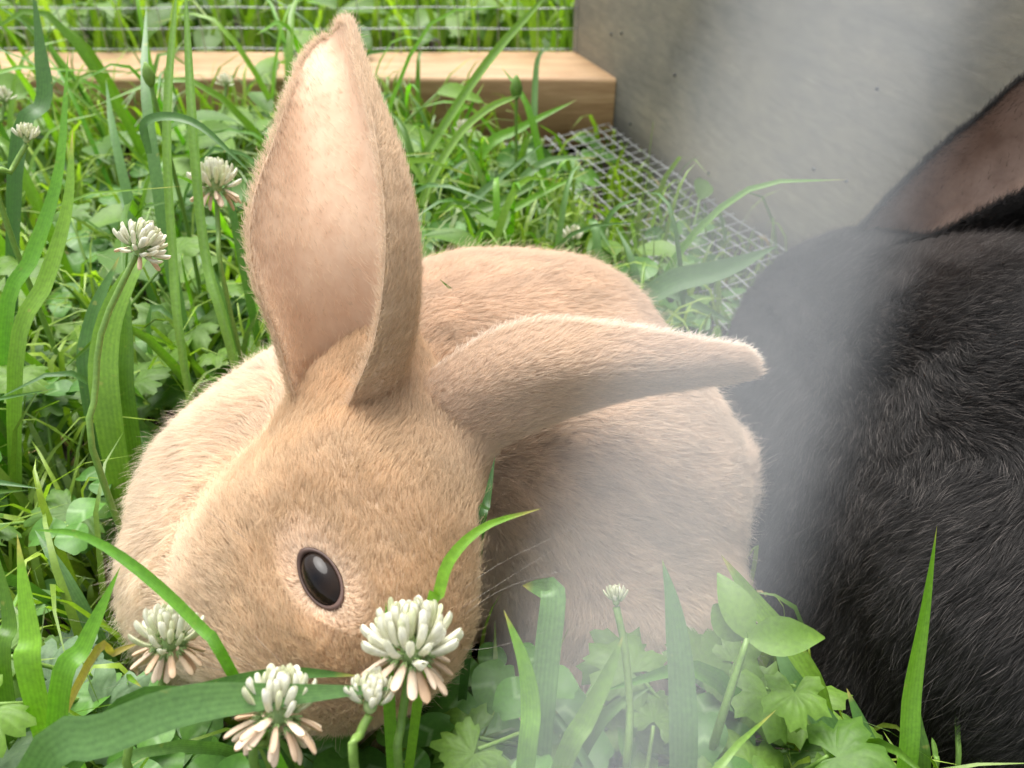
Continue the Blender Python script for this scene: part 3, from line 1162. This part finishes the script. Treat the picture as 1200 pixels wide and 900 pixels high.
def blade_mesh(pts, w, face, fold=.25, twist=0.0, name='grass_shoot', mats=None, tip=1.0, rows=14, base_w=.6):
    """Grass blade along pts (world), half-width w; V-folded and tapering; UV x runs across."""
    c = spline(pts, rows)
    T = nrm(np.gradient(c, axis=0))
    mb = MB()
    R = []
    tt = np.linspace(0, 1, rows)
    for i, t in enumerate(tt):
        ww = w * (base_w + (1 - base_w) * math.sin(min(t / .35, 1) * math.pi / 2)) * (1 - max(0, (t - .45) / .55) ** (1.7 * tip)) + 1e-5
        F = nrm(np.asarray(face) - T[i] * (np.asarray(face) @ T[i]))
        Sx = np.cross(T[i], F)
        a = twist * t
        F, Sx = F * math.cos(a) + Sx * math.sin(a), Sx * math.cos(a) - F * math.sin(a)
        wv = 1 + .05 * math.sin(17 * t + w * 9000)
        R.append([c[i] - Sx * ww * wv + F * ww * fold, c[i] - Sx * ww * .5 + F * ww * fold * .4, c[i], c[i] + Sx * ww * .5 + F * ww * fold * .4, c[i] + Sx * ww + F * ww * fold])
    mb.grid(R)
    me = mb.mesh(name, mats)
    uv = me.uv_layers.new(name='UVMap')
    li = np.empty(len(me.loops), np.int32)
    me.loops.foreach_get('vertex_index', li)
    q = np.stack([(li % 5) / 4 * .5 + .25, (li // 5) / (rows - 1)], 1).astype(np.float32)
    uv.data.foreach_set('uv', q.reshape(-1))
    return me


def blade(path, wpx, m, label, face=None, group=None, fold=.25, twist=0.0, tip=1.0, ground=True, drop=None, base_w=.6, name='grass_shoot', cat='grass blade'):
    """path: (u, v, depth) from base to tip; rooted in the soil below its base."""
    pts = [P(*q) for q in path]
    if ground:
        b0 = pts[0].copy()
        dr = (pts[0] - pts[1])
        f = drop if drop is not None else .35
        z0 = b0[2]
        dn = nrm(nrm(dr) + np.array((0, 0, -1.1)))
        b0 = pts[0] + dn * min((pts[0][2] + .002) / max(-dn[2], .25), .16)
        if z0 > .004:
            pts = [b0] + pts
    dm = np.mean([q[2] for q in path])
    f = -FWD + np.array((0, 0, .3)) if face is None else np.asarray(face)
    if wpx < 45:
        wpx *= .82
    base = Vector(pts[0])
    pts = [p - np.array(base) for p in pts]
    me = blade_mesh(pts, wpx * dm / FPX / 2, f, fold, twist, name, [m], tip, 18, base_w)
    return link(name, me, None, base, label, cat, group)


def stem_tube(path_w, r0, r1, m, name, parent, sides=6):
    b_ = MB()
    b_.tube(spline(path_w, 12), np.linspace(r0, r1, 12), sides)
    return link(name, b_.mesh(name, [m]), parent)


# --- grass blades one can point to
blade([(40, 905, .160), (120, 862, .158), (210, 828, .157), (320, 815, .157), (470, 806, .160)], 50, M_BLADE_PALE,
      'broad pale grass blade lying flat across the bottom left under the clover flowers', fold=.12, tip=1.1)
blade([(120, 850, .170), (230, 815, .168), (330, 790, .168), (425, 792, .172)], 30, M_BLADE_DARK, 'darker grass blade tucked behind the broad pale blade at bottom left', fold=.2)
blade([(42, 812, .185), (36, 740, .185), (20, 625, .188)], 38, M_BLADE_BRIGHT, 'bright upright pointed grass blade at the left edge beside the rabbit')
blade([(70, 825, .178), (100, 755, .178), (141, 664, .180)], 32, M_BLADE_BRIGHT, 'bright pointed grass blade leaning right beside the lower left clover flower')
blade([(5, 790, .19), (12, 730, .19), (-5, 640, .19)], 28, M_BLADE, 'wide grass blade cut by the left picture edge')
blade([(279, 800, .170), (235, 735, .170), (160, 665, .172), (95, 627, .175), (40, 621, .178)], 17, M_BLADE_BRIGHT,
      'thin grass blade arching left over the lower left clover flower', tip=1.3, drop=.1)
blade([(100, 786, .182), (135, 765, .182), (166, 752, .184)], 12, M_BLADE_DRY, 'dried yellow grass blade behind the lower left clover flower')
blade([(500, 745, .172), (513, 700, .172), (528, 655, .173), (568, 617, .175), (634, 596, .178)], 17, M_BLADE_BRIGHT,
      'thin grass blade arching right from behind the large clover flower', tip=1.5)
blade([(455, 800, .173), (455, 760, .173), (452, 705, .175)], 18, M_BLADE_BRIGHT, 'short bright grass blade behind the large clover flower')
blade([(615, 905, .180), (622, 830, .180), (612, 770, .181), (590, 714, .183)], 28, M_BLADE_BRIGHT, 'bright curved grass blade standing before the rabbit right of the large clover flower')
blade([(633, 870, .190), (640, 780, .190), (648, 700, .192), (640, 690, .196), (612, 686, .202)], 36, M_BLADE_PALE, 'pale grass blade with a folded over top before the rabbit', tip=2.2)
blade([(655, 905, .178), (685, 845, .178), (712, 790, .180), (730, 745, .182)], 30, M_BLADE, 'grass blade leaning right towards the small greenish clover bud')
blade([(1060, 905, .205), (1068, 810, .205), (1084, 710, .206), (1098, 616, .208)], 34, M_BLADE_BRIGHT, 'bright twisted grass blade standing tall before the black rabbit', twist=.7, base_w=.75, fold=.15)
blade([(1078, 905, .208), (1072, 850, .208), (1068, 790, .21)], 28, M_BLADE, 'shorter blade sheathing the tall bright blade before the black rabbit')
blade([(1025, 905, .210), (1012, 860, .210), (992, 806, .212)], 30, M_BLADE_DARK, 'dark green pointed grass blade left of the tall bright blade')
blade([(1000, 905, .200), (968, 850, .200), (925, 790, .202), (905, 740, .206)], 36, M_BLADE_PALE, 'pale wide grass blade leaning left between the two rabbits')
blade([(960, 830, .215), (925, 760, .215), (880, 700, .218), (845, 650, .22)], 36, M_BLADE, 'long green grass blade leaning left behind the pointed leaf between the rabbits')
blade([(800, 905, .19), (798, 800, .19), (790, 720, .192), (776, 655, .195)], 40, M_BLADE_PALE, 'wide upright grass blade in the hazy gap right of the clover bud')
blade([(568, 396, .262), (552, 362, .258), (515, 327, .256)], 10, M_BLADE, 'thin grass blade bending over the tan rabbit back beside its upright ear', ground=False)
blade([(560, 640, .205), (570, 590, .206), (580, 535, .21)], 15, M_BLADE_DARK, 'dark grass blade rising between the tan rabbit head and body', drop=0)
blade([(20, 190, .30), (52, 120, .30), (48, 60, .30), (38, -20, .30)], 26, M_BLADE_DARK, 'dark broad grass blade rising out of the top left corner')
blade([(8, 380, .27), (40, 300, .27), (70, 200, .275), (80, 60, .28)], 24, M_BLADE_BRIGHT, 'wide bright grass blade climbing at upper left', fold=.35)
blade([(20, 420, .26), (55, 330, .26), (80, 240, .262), (85, 150, .265)], 26, M_BLADE, 'wide grass blade in front of the climbing bright blade at upper left')
blade([(215, 415, .285), (204, 300, .285), (197, 150, .285), (208, -20, .29)], 13, M_STEM, 'left one of two tall grass stems beside the upright ear', fold=.8, tip=4)
blade([(268, 395, .280), (242, 300, .280), (228, 160, .280), (217, -20, .285)], 14, M_STEM, 'right one of two tall grass stems beside the upright ear', fold=.8, tip=4)
blade([(175, 180, .275), (172, 142, .272), (228, 144, .27), (300, 208, .27)], 14, M_BLADE_DARK, 'dark grass blade arching over towards the upright ear', ground=False)
blade([(130, 500, .262), (125, 400, .262), (150, 330, .264), (185, 280, .27)], 42, M_BLADE, 'broad grass blade behind the stem of the tall clover flower')
blade([(150, 480, .27), (148, 400, .27), (150, 320, .272)], 28, M_BLADE, 'second broad blade right of the tall clover flower stem')
blade([(110, 470, .275), (108, 380, .275), (140, 300, .28)], 32, M_BLADE_DARK, 'dark broad blade left of the tall clover flower stem')
blade([(470, 240, .42), (520, 150, .42), (575, 70, .42), (645, -10, .42)], 13, M_STEM, 'long grass stem slanting right across the timber beam', fold=.8, tip=4)
blade([(490, 250, .41), (530, 170, .41), (570, 130, .41), (610, 112, .41)], 11, M_STEM, 'grass stem curving to a bud before the timber beam', fold=.8, tip=4)
blade([(560, 185, .43), (610, 150, .43), (676, 117, .43)], 16, M_BLADE_BRIGHT, 'bright blade pointing right at the beam end')
blade([(626, 165, .45), (627, 100, .45), (632, 65, .45), (648, 55, .45)], 9, M_BLADE_PALE, 'thin pale curled blade before the right end of the beam')
blade([(600, 230, .42), (640, 190, .42), (700, 185, .42)], 14, M_BLADE_PALE, 'pale blade reaching over the floor netting')
blade([(500, 290, .40), (560, 230, .40), (640, 165, .40)], 15, M_BLADE_PALE, 'pale long blade slanting right behind the rabbit back')
blade([(520, 270, .39), (590, 235, .39), (665, 195, .39)], 16, M_BLADE, 'long green blade slanting right behind the rabbit back')
blade([(560, 280, .38), (620, 235, .385), (690, 200, .39)], 13, M_BLADE_BRIGHT, 'bright thin blade leaning over the netting edge')
blade([(700, 290, .36), (695, 260, .365), (722, 300, .36)], 12, M_BLADE_PALE, 'short pale bent blade at the netting edge')
blade([(740, 360, .33), (790, 330, .33), (850, 315, .33), (912, 288, .335)], 34, M_BLADE_PALE, 'large pale leaf blade lying over the floor netting beside the black rabbit', fold=.2, ground=False)
blade([(740, 330, .36), (790, 345, .355), (870, 385, .35)], 16, M_BLADE_DARK, 'dark blade curving along the ground towards the black rabbit', ground=False)
for pa, lb in (([(1120, 905, .215), (1121, 860, .216), (1120, 822, .217)], 'cut thin stalk standing right of the tall bright blade'),
               ([(1094, 905, .21), (1095, 885, .21), (1092, 864, .211)], 'short stalk at the foot of the tall bright blade'),
               ([(1150, 905, .22), (1130, 878, .22), (1104, 848, .222)], 'thin stalk leaning left at bottom right'),
               ([(1190, 905, .22), (1195, 890, .22), (1204, 866, .222)], 'thin stalk at the bottom right corner'),
               ([(975, 905, .21), (955, 850, .21), (950, 800, .212)], 'thin stalk before the dark flank of the black rabbit')):
    blade(pa, 8, M_STEM, lb, fold=.8, tip=4, name='plant_stalk', cat='stalk')

# --- leaf meshes shared by all weeds
def leaf_shape(kind, seed):
    r_ = random.Random(seed)
    mb = MB()
    if kind == 'jagged':
        n = 41
        out_, mid = [], []
        for k in range(n):
            a = math.radians(-150 + 300 * k / (n - 1))
            q = a / math.radians(150)                      # -1..1 over the blade
            ph = (abs(q) * 2.5 + .5) % 1 - .5 if abs(q) < .9 else .4 * (abs(q) - .9) / .1 + .1
            lob = 1 - 1.25 * abs(ph) ** 1.3                # five lobes: middle, two sides, two base
            tooth = 1 + .10 * math.cos(k * 2.1 + seed)
            rr = (.34 + .66 * max(lob, 0)) * tooth * (1 - .30 * q * q) * r_.uniform(.95, 1.05)
            zz = -.22 * rr * rr + .10 * lob
            out_.append((rr * math.sin(a), rr * math.cos(a), zz))
            r2 = rr * .55
            mid.append((r2 * math.sin(a), r2 * math.cos(a), .05 + .07 * lob))
        mb.grid([mid, out_])
        c = len(mb.v)
        mb.v.append((0, 0, -.02))
        for k in range(n - 1):
            mb.fan((c, k + 1, k))
        for k in range(len(mb.v)):
            x, y, z = mb.v[k]
            mb.v[k] = (x * .66, y * .66 + .1, z * .66)
    else:
        rows_ = []
        N = 8
        for i in range(N):
            t = i / (N - 1)
            if kind == 'clover':
                w = .40 * math.sin(math.pi * min(1, (t * .93 + .03)) ** 1.15) ** .75 + .01
                if i == N - 1:
                    w = .16
            else:
                w = .26 * math.sin(math.pi * min(1, t * .97 + .02) ** .8) + .006
            z = .10 * math.sin(t * 2.4) - .18 * t * t * r_.uniform(.8, 1.2)
            tip = -.05 if (kind == 'clover' and i == N - 1) else 0
            rows_.append([(-w, t, z + w * .22), (-w * .5, t, z + w * .08), (0, t + tip, z), (w * .5, t, z + w * .08), (w, t, z + w * .22)])
        mb.grid(rows_)
    return mb


def leaf_lib(kind, m, n):
    return [leaf_shape(kind, k * 13 + 5).mesh(kind + '_leaf', [m]) for k in range(n)]


LIB = {'jagged': leaf_lib('jagged', M_LEAF, 4), 'silver': leaf_lib('jagged', M_LEAF_GREY, 3), 'oval': leaf_lib('oval', M_LEAF, 3), 'clover': leaf_lib('clover', M_CLOVER, 3)}


def leaf_matrix(pos, direc, up, size):
    y = Vector(direc).normalized()
    z = Vector(up)
    z = (z - y * z.dot(y)).normalized()
    x = y.cross(z)
    m = Matrix((x, y, z)).transposed().to_4x4()
    return Matrix.Translation(Vector(pos)) @ m @ Matrix.Scale(size, 4)


def plan_weed(kind, x, y, h, n, size, rnd):
    """Leaf stalks from one root; returns list of (stalk path, leaf dir, up, size, group)."""
    res = []
    for k in range(n):
        a = rnd.uniform(0, 6.283)
        hh = h * rnd.uniform(.45, 1.0)
        spread = hh * rnd.uniform(.2, .8)
        e = np.array((math.cos(a) * spread, math.sin(a) * spread, hh))
        m_ = np.array((math.cos(a) * spread * .35, math.sin(a) * spread * .35, hh * .62))
        d = np.array((math.cos(a), math.sin(a), rnd.uniform(-.35, .35)))
        up = np.array((rnd.uniform(-.4, .4), rnd.uniform(-.65, .1), 1))
        res.append(([np.zeros(3), m_, e], d, up, size * rnd.uniform(.75, 1.2)))
    return res


def build_weed(kind, x, y, plan, label, group, name, cat, rnd):
    root = thing(name, (x, y, -.002), label, cat, group)
    for st, d, up, size in plan:
        stem_tube(st, .0008, .0005, M_STEM, 'stem', root, 5)
        lib = LIB[kind]
        if kind == 'clover':
            side = nrm(np.cross(up, d))
            for q in (-1, 0, 1):
                dd = nrm(d) * (1 if q == 0 else -.35) + side * q * .95
                if q == 0:
                    dd = nrm(d)
                link('leaflet', rnd.choice(lib), root, mat=leaf_matrix(st[-1], dd, up, size))
        else:
            link('leaf', rnd.choice(lib), root, mat=leaf_matrix(st[-1], d, up, size))
    return root


rw = random.Random(21)


def scatter(kind, region, count, hr, nr, size, label, group, name, cat, tries=40):
    made = 0
    for _ in range(count * tries):
        if made >= count:
            break
        x, y = rw.uniform(region[0], region[1]), rw.uniform(region[2], region[3])
        h = rw.uniform(*hr)
        pl = plan_weed(kind, x, y, h, rw.randint(*nr), size, rw)
        base = np.array((x, y, 0))
        good = []
        for s_ in pl:
            tip = base + s_[0][-1] + nrm(s_[1]) * s_[3]
            mid = base + s_[0][-1] + nrm(s_[1]) * s_[3] * .5
            if clear([base + s_[0][1], base + s_[0][-1], mid, tip, mid + (s_[3] * .4, 0, 0), mid - (s_[3] * .4, 0, 0)]):
                good.append(s_)
        if len(good) >= max(2, nr[0] - 2):
            build_weed(kind, x, y, good, label, group, name, cat, rw)
            made += 1
    return made


scatter('jagged', (-.24, -.075, .10, .30), 34, (.025, .075), (4, 7), .019, 'leafy weed with toothed leaves among the grass left of the tan rabbit', 'toothed weeds left of the tan rabbit', 'toothed_weed', 'weed')
scatter('silver', (-.20, -.06, .06, .16), 9, (.04, .075), (4, 6), .018, 'weed with silvery toothed leaves at the lower left', 'silvery weeds at the lower left', 'silvery_weed', 'weed')
scatter('oval', (-.34, -.06, .26, .52), 34, (.03, .08), (4, 7), .03, 'weed with plain oval leaves in the grass at the upper left', 'oval leaved weeds at the upper left', 'oval_weed', 'weed')
scatter('clover', (-.11, .045, .075, .135), 34, (.02, .06), (4, 7), .012, 'clover plant with rounded leaflets in front of the tan rabbit', 'clover plants in front of the tan rabbit', 'clover_plant', 'clover')
scatter('clover', (-.25, -.06, .16, .45), 24, (.025, .06), (4, 7), .011, 'clover plant with rounded leaflets left of the tan rabbit', 'clover plants left of the tan rabbit', 'clover_plant', 'clover')
scatter('clover', (-.08, .12, .30, .52), 24, (.02, .05), (3, 6), .013, 'clover plant with rounded leaflets behind the tan rabbit', 'clover plants behind the tan rabbit', 'clover_plant', 'clover')
scatter('jagged', (.015, .068, .08, .2), 16, (.03, .07), (4, 6), .016, 'leafy weed with toothed leaves in the gap between the two rabbits', 'toothed weeds between the rabbits', 'toothed_weed', 'weed')
scatter('oval', (-.06, .12, .30, .50), 22, (.02, .055), (4, 6), .024, 'weed with plain oval leaves behind the tan rabbit', 'oval leaved weeds behind the tan rabbit', 'oval_weed', 'weed')
scatter('oval', (-.5, .35, .62, .95), 60, (.04, .09), (5, 8), .035, 'bright leafy weed growing beyond the wire fence', 'leafy weeds beyond the fence', 'oval_weed', 'weed')

# the pointed leaf pair one can pick out between the rabbits
rt = thing('pointed_weed', P(830, 880, .2) * (1, 1, 0), 'young weed with two pointed pale leaves standing between the two rabbits', 'weed')
o0 = np.array(rt.location)
pk = P(876, 748, .196)
stem_tube([np.zeros(3), P(840, 860, .197) - o0, pk - o0], .0012, .0008, M_STEM, 'stem', rt)
link('leaf', LIB['oval'][0], rt, mat=leaf_matrix(pk - o0, P(958, 746, .193) - pk, (0, -.5, 1), .0165))
link('leaf', LIB['oval'][1], rt, mat=leaf_matrix(pk - o0, P(852, 690, .2) - pk, (.3, -1, .4), .0155))
link('leaf', LIB['oval'][2], rt, mat=leaf_matrix(pk - o0, P(820, 700, .21) - pk, (-.3, -.8, .6), .014))


# --- grass: individual blades in view, then the rest as one mass
def rand_blade(x, y, hmin, hmax, rnd):
    h = rnd.uniform(hmin, hmax)
    a = rnd.uniform(0, 6.283)
    ln = h * rnd.uniform(.25, 1.0)
    dx, dy = math.cos(a) * ln, math.sin(a) * ln
    return [np.array((x, y, -.002)), np.array((x + dx * .15, y + dy * .15, h * .5)), np.array((x + dx * .5, y + dy * .5, h * .9)), np.array((x + dx, y + dy, h * rnd.uniform(.75, 1.05)))], a


def grass_individuals(region, count, hr, wr, label, group):
    made = 0
    for _ in range(count * 30):
        if made >= count:
            break
        x, y = rw.uniform(region[0], region[1]), rw.uniform(region[2], region[3])
        pts, a = rand_blade(x, y, *hr, rw)
        if not clear(spline(pts, 7)[1:]):
            continue
        b0 = pts[0]
        gm, word = rw.choice(((M_BLADE, 'mid green'), (M_BLADE, 'mid green'), (M_BLADE_BRIGHT, 'bright green'), (M_BLADE_DARK, 'dark green'), (M_BLADE_PALE, 'pale green')))
        me = blade_mesh([p - b0 for p in pts], rw.uniform(*wr), (math.cos(a) * -.3, -.6, .8), rw.uniform(.1, .5), rw.uniform(-.6, .6), 'grass_shoot', [gm], 1.0, 10)
        link('grass_shoot', me, None, Vector(b0), word + ' ' + label, 'grass blade', group)
        made += 1


grass_individuals((-.30, -.07, .10, .52), 160, (.04, .13), (.0008, .0024), 'slender grass blade among the weeds left of the tan rabbit', 'grass blades left of the tan rabbit')
grass_individuals((-.09, .11, .29, .53), 120, (.035, .085), (.0008, .002), 'slender grass blade between the tan rabbit and the timber beam', 'grass blades behind the tan rabbit')
grass_individuals((-.17, .16, .05, .17), 60, (.03, .075), (.001, .0026), 'slender grass blade low in front of the rabbits', 'grass blades in front of the rabbits')


def grass_mass(name, zones, rnd, gmat=None, label='mass of short green grass covering the ground'):
    vs, fs, ti = [], [], []
    for (x0, x1, y0, y1, n, h0, h1, w0, w1) in zones:
        for _ in range(n):
            x, y = rnd.uniform(x0, x1), rnd.uniform(y0, y1)
            pts, a = rand_blade(x, y, h0, h1, rnd)
            if y < .65 and not clear(pts[1:]):
                continue
            c = spline(pts, 6)
            w = rnd.uniform(w0, w1)
            fa_ = rnd.uniform(0, 3.14)
            sd = np.array((math.cos(fa_), math.sin(fa_), 0))
            b0 = len(vs)
            for i in range(6):
                ww = w * (1 - (i / 5) ** 2) + .00005
                vs.append(c[i] - sd * ww)
                vs.append(c[i] + sd * ww)
            t = rnd.random()
            ti.extend([t] * 12)
            for i in range(5):
                k = b0 + 2 * i
                fs.append((k, k + 1, k + 3, k + 2))
    me = bpy.data.meshes.new(name)
    me.from_pydata([tuple(v) for v in vs], [], fs)
    me.materials.append(gmat or M_GRASS)
    at_ = me.attributes.new('tint', 'FLOAT', 'POINT')
    at_.data.foreach_set('value', np.array(ti, np.float32))
    me.polygons.foreach_set('use_smooth', np.ones(len(fs), bool))
    o = link(name, me, label=label, kind='stuff', cat='grass')
    return o


rg = random.Random(5)
grass_mass('grass', [(-.36, -.02, .08, .53, 3000, .02, .07, .0006, .0018),
                     (-.12, .14, .28, .535, 4200, .015, .055, .0006, .0018),
                     (-.2, .2, .02, .2, 2600, .01, .045, .0006, .0018),
                     (.06, .20, .34, .54, 1200,   .006, .020, .0005, .0014),
                     (-1.0, .6, .60, 1.3, 7000, .04, .11, .0012, .0035),
                     (-2.2, 1.6, 1.3, 3.0, 5000, .06, .14, .003, .006)], rg)
M_THATCH = leaf_mat('dead_grass', (.20, .14, .05), (.42, .33, .14), attr=True, trans=.2)
grass_mass('dry_grass', [(-.34, .14, .06, .53, 900, .006, .03, .0005, .0013), (-.2, .2, .02, .2, 300, .006, .02, .0005, .0012)], rg, M_THATCH, 'scattered dry straw coloured grass lying among the green')

# ------------------------------------------------------------------ clover flowers
def floret_mesh(name, m, curl, fat):
    mb = MB()
    rows_ = []
    for t, r, lip in ((0, .07, 0), (.15, .11, 0), (.38, .15, 0), (.6, .165, .01), (.8, .165, .02), (.93, .135, .03), (1.0, .06, .04)):
        r *= fat * .96
        z = curl * t * t
        sec = []
        for a in np.linspace(0, 2 * math.pi, 8, endpoint=False):
            x, y = math.cos(a), math.sin(a)
            keel = .42 * r * (1 - abs(x)) if y > 0 else -.85 * r * (1 - abs(x)) ** .8
            sec.append((r * .95 * x, t - lip * .6 * abs(x), z + keel * 1.15 + lip * abs(x) * .7))
        rows_.append(sec)
    mb.grid(rows_[::-1], 0, True)
    return mb.mesh(name, [m])


FL = {'white': [floret_mesh('floret_white', M_PETAL, c, f) for c, f in ((.22, 1.0), (.34, .92), (.15, 1.1))],
      'cream': [floret_mesh('floret_cream', M_PETAL_CREAM, c, f) for c, f in ((.2, .85), (.3, .8))],
      'faded': [floret_mesh('floret_faded', M_PETAL_PINK, c, f) for c, f in ((-.15, .9), (-.3, .8), (-.1, 1.0))]}
_sep = MB()
for q in range(5):
    a = q * 1.2566
    _sep.tube([(0, 0, 0), (.10 * math.cos(a), .18, .10 * math.sin(a)), (.13 * math.cos(a), .36, .13 * math.sin(a))], [.06, .05, .012], 5)
SEP = _sep.mesh('sepal', [M_CALYX])
rf = random.Random(11)


def clover_flower(stem, rpx, n, label, droop=.3, faded=.2, tilt=(0, 0, 1), squash=.85, fresh=1.0, upper_only=False):
    """stem: list of (u, v, depth) ending at the head's centre."""
    pts = [P(*q) for q in stem]
    d = stem[-1][2]
    b0 = np.array((pts[0][0], pts[0][1], -.002)) if pts[0][2] > .003 else pts[0]
    root = thing('clover_flower', b0, label, 'clover flower')
    c = pts[-1]
    ax_ = nrm(np.asarray(tilt, float))
    R = rpx * .86 * d / FPX
    path = ([np.zeros(3)] if pts[0][2] > .003 else []) + [p - b0 for p in pts[:-1]] + [c - ax_ * R * .35 - b0]
    stem_tube(path, max(.0009, R * .10), max(.0008, R * .085), M_STEM, 'stem', root, 8)
    hb = MB()                                   # receptacle
    rows_ = []
    for a in np.linspace(.05, math.pi - .05, 8):
        rows_.append([(R * .24 * math.sin(a) * math.cos(q), R * .24 * math.sin(a) * math.sin(q), R * .3 * math.cos(a)) for q in np.linspace(0, 6.283, 10, endpoint=False)])
    hb.grid(rows_[::-1], 0, True)
    link('receptacle', hb.mesh('receptacle', [M_CALYX]), root, mat=Matrix.Translation(Vector(c - b0)) @ Vector(ax_).to_track_quat('Z', 'Y').to_matrix().to_4x4())
    t1 = nrm(np.cross(ax_, (0.3, 1, .1)))
    t2 = np.cross(ax_, t1)
    n = int(n * 1.75)
    for k in range(n):
        f = (k + .5) / n
        el = math.pi / 2 - f * math.pi * (.56 if not upper_only else .42) - f * droop   # top of the head down to the drooping ones
        az = k * 2.39996 + rf.uniform(-.15, .15)
        dirv = (t1 * math.cos(az) + t2 * math.sin(az)) * math.cos(el) + ax_ * math.sin(el)
        dirv = nrm(dirv + np.array([rf.uniform(-.1, .1) for _ in range(3)]))
        rad0 = dirv.copy()
        fad = f > 1 - faded
        if not fad:                             # fresh florets stand up, old ones hang
            dirv = nrm(dirv + ax_ * (.65 - .25 * f))
        up = ax_ - dirv * (ax_ @ dirv)
        if fad:
            lib = FL['faded']
        else:
            lib = FL['white'] if rf.random() < fresh * (.45 + .6 * f) else FL['cream']
        ln = R * rf.uniform(.60, .80) * (.85 + .2 * min(1, f * 1.6)) * (.95 if fad else 1)
        p0 = c - b0 + dirv * R * .10 + rad0 * R * .30
        if np.linalg.norm(up) < 1e-3:
            up = t1
        fl_ = link('floret', rf.choice(lib), root, mat=leaf_matrix(p0, dirv, up, ln))
        if f > .3:
            link('sepal', SEP, fl_, mat=Matrix.Translation((0, -.06, 0)) @ Matrix.Scale(.75, 4))
    return root


clover_flower([(468, 905, .172), (470, 850, .169), (482, 762, .166)], 66, 52, 'largest white clover flower standing before the tan rabbit nose', .5, .2, (.08, .5, .85))
clover_flower([(416, 905, .160), (422, 860, .160), (434, 826, .161)], 42, 30, 'round white clover flower low beside the largest one under the blade tip', .05, 0, (.1, .55, .9), upper_only=True)
clover_flower([(300, 905, .158), (312, 870, .158), (326, 836, .160)], 62, 42, 'pinkish half faded clover flower under the broad pale blade', .75, .45, (.2, .5, .9))
clover_flower([(150, 905, .172), (185, 820, .174), (198, 752, .176)], 50, 40, 'white clover flower with brown drooping florets at lower left under the arching blade', .75, .3, (.05, .45, .9))
clover_flower([(112, 540, .225), (112, 460, .222), (120, 385, .22), (164, 290, .218)], 36, 40, 'white clover flower on a tall curved stem at the left', .35, .05, (.55, .3, .8))
clover_flower([(262, 330, .29), (256, 270, .29), (252, 218, .29)], 36, 36, 'white clover flower with faded underside beside the upright ear', .6, .25, (-.05, .3, 1))
clover_flower([(0, 240, .265), (14, 200, .265), (31, 163, .265)], 20, 26, 'small tight white clover flower near the left edge', .2, 0, (.2, .3, 1), upper_only=True, fresh=.6)
clover_flower([(733, 905, .192), (738, 830, .192), (732, 760, .192), (722, 705, .192)], 21, 26, 'small greenish clover bud on a thin stem before the tan rabbit flank', .0, 0, (-.05, .6, .9), upper_only=True, fresh=.35)
clover_flower([(560, 230, .42), (550, 190, .42), (544, 152, .42)], 13, 18, 'tiny white clover flower in front of the timber beam', .2, 0, (0, 0, 1))
clover_flower([(0, 170, .38), (2, 140, .38), (4, 116, .38)], 16, 20, 'white clover flower cut by the left edge below the beam', .2, 0, (0, 0, 1))
clover_flower([(260, 160, .45), (263, 120, .45), (264, 98, .45)], 13, 18, 'tiny white clover flower left of the ear tip before the beam', .2, 0, (0, 0, 1))
clover_flower([(672, 310, .37), (672, 290, .37), (670, 278, .37)], 16, 20, 'small white clover flower behind the tan rabbit back beside the netting', .2, 0, (0, 0, 1))

# plantain-like green buds on thin stems
for (u, v, d, s_, lb) in ((174, 88, .30, 1.0, 'narrow green bud on a stem at upper left before the beam'), (605, 103, .41, 1.0, 'narrow green bud curving up before the timber beam')):
    p = P(u, v, d)
    b0 = np.array((p[0], p[1] - .01, -.002))
    rt = thing('grass_bud', b0, lb, 'bud')
    stem_tube([np.zeros(3), (p - b0) * (1, 1, .5), p - b0], .0009, .0008, M_STEM, 'stem', rt)
    bb = MB()
    hh = 15 * d / FPX
    bb.tube([(0, 0, -hh * .9), (0, 0, -hh * .5), (0, 0, 0), (0, 0, hh * .5), (0, 0, hh)], [.0008, hh * .42, hh * .5, hh * .36, hh * .1], 8)
    link('bud', bb.mesh('bud', [M_STEM]), rt, mat=Matrix.Translation(Vector(p - b0)))
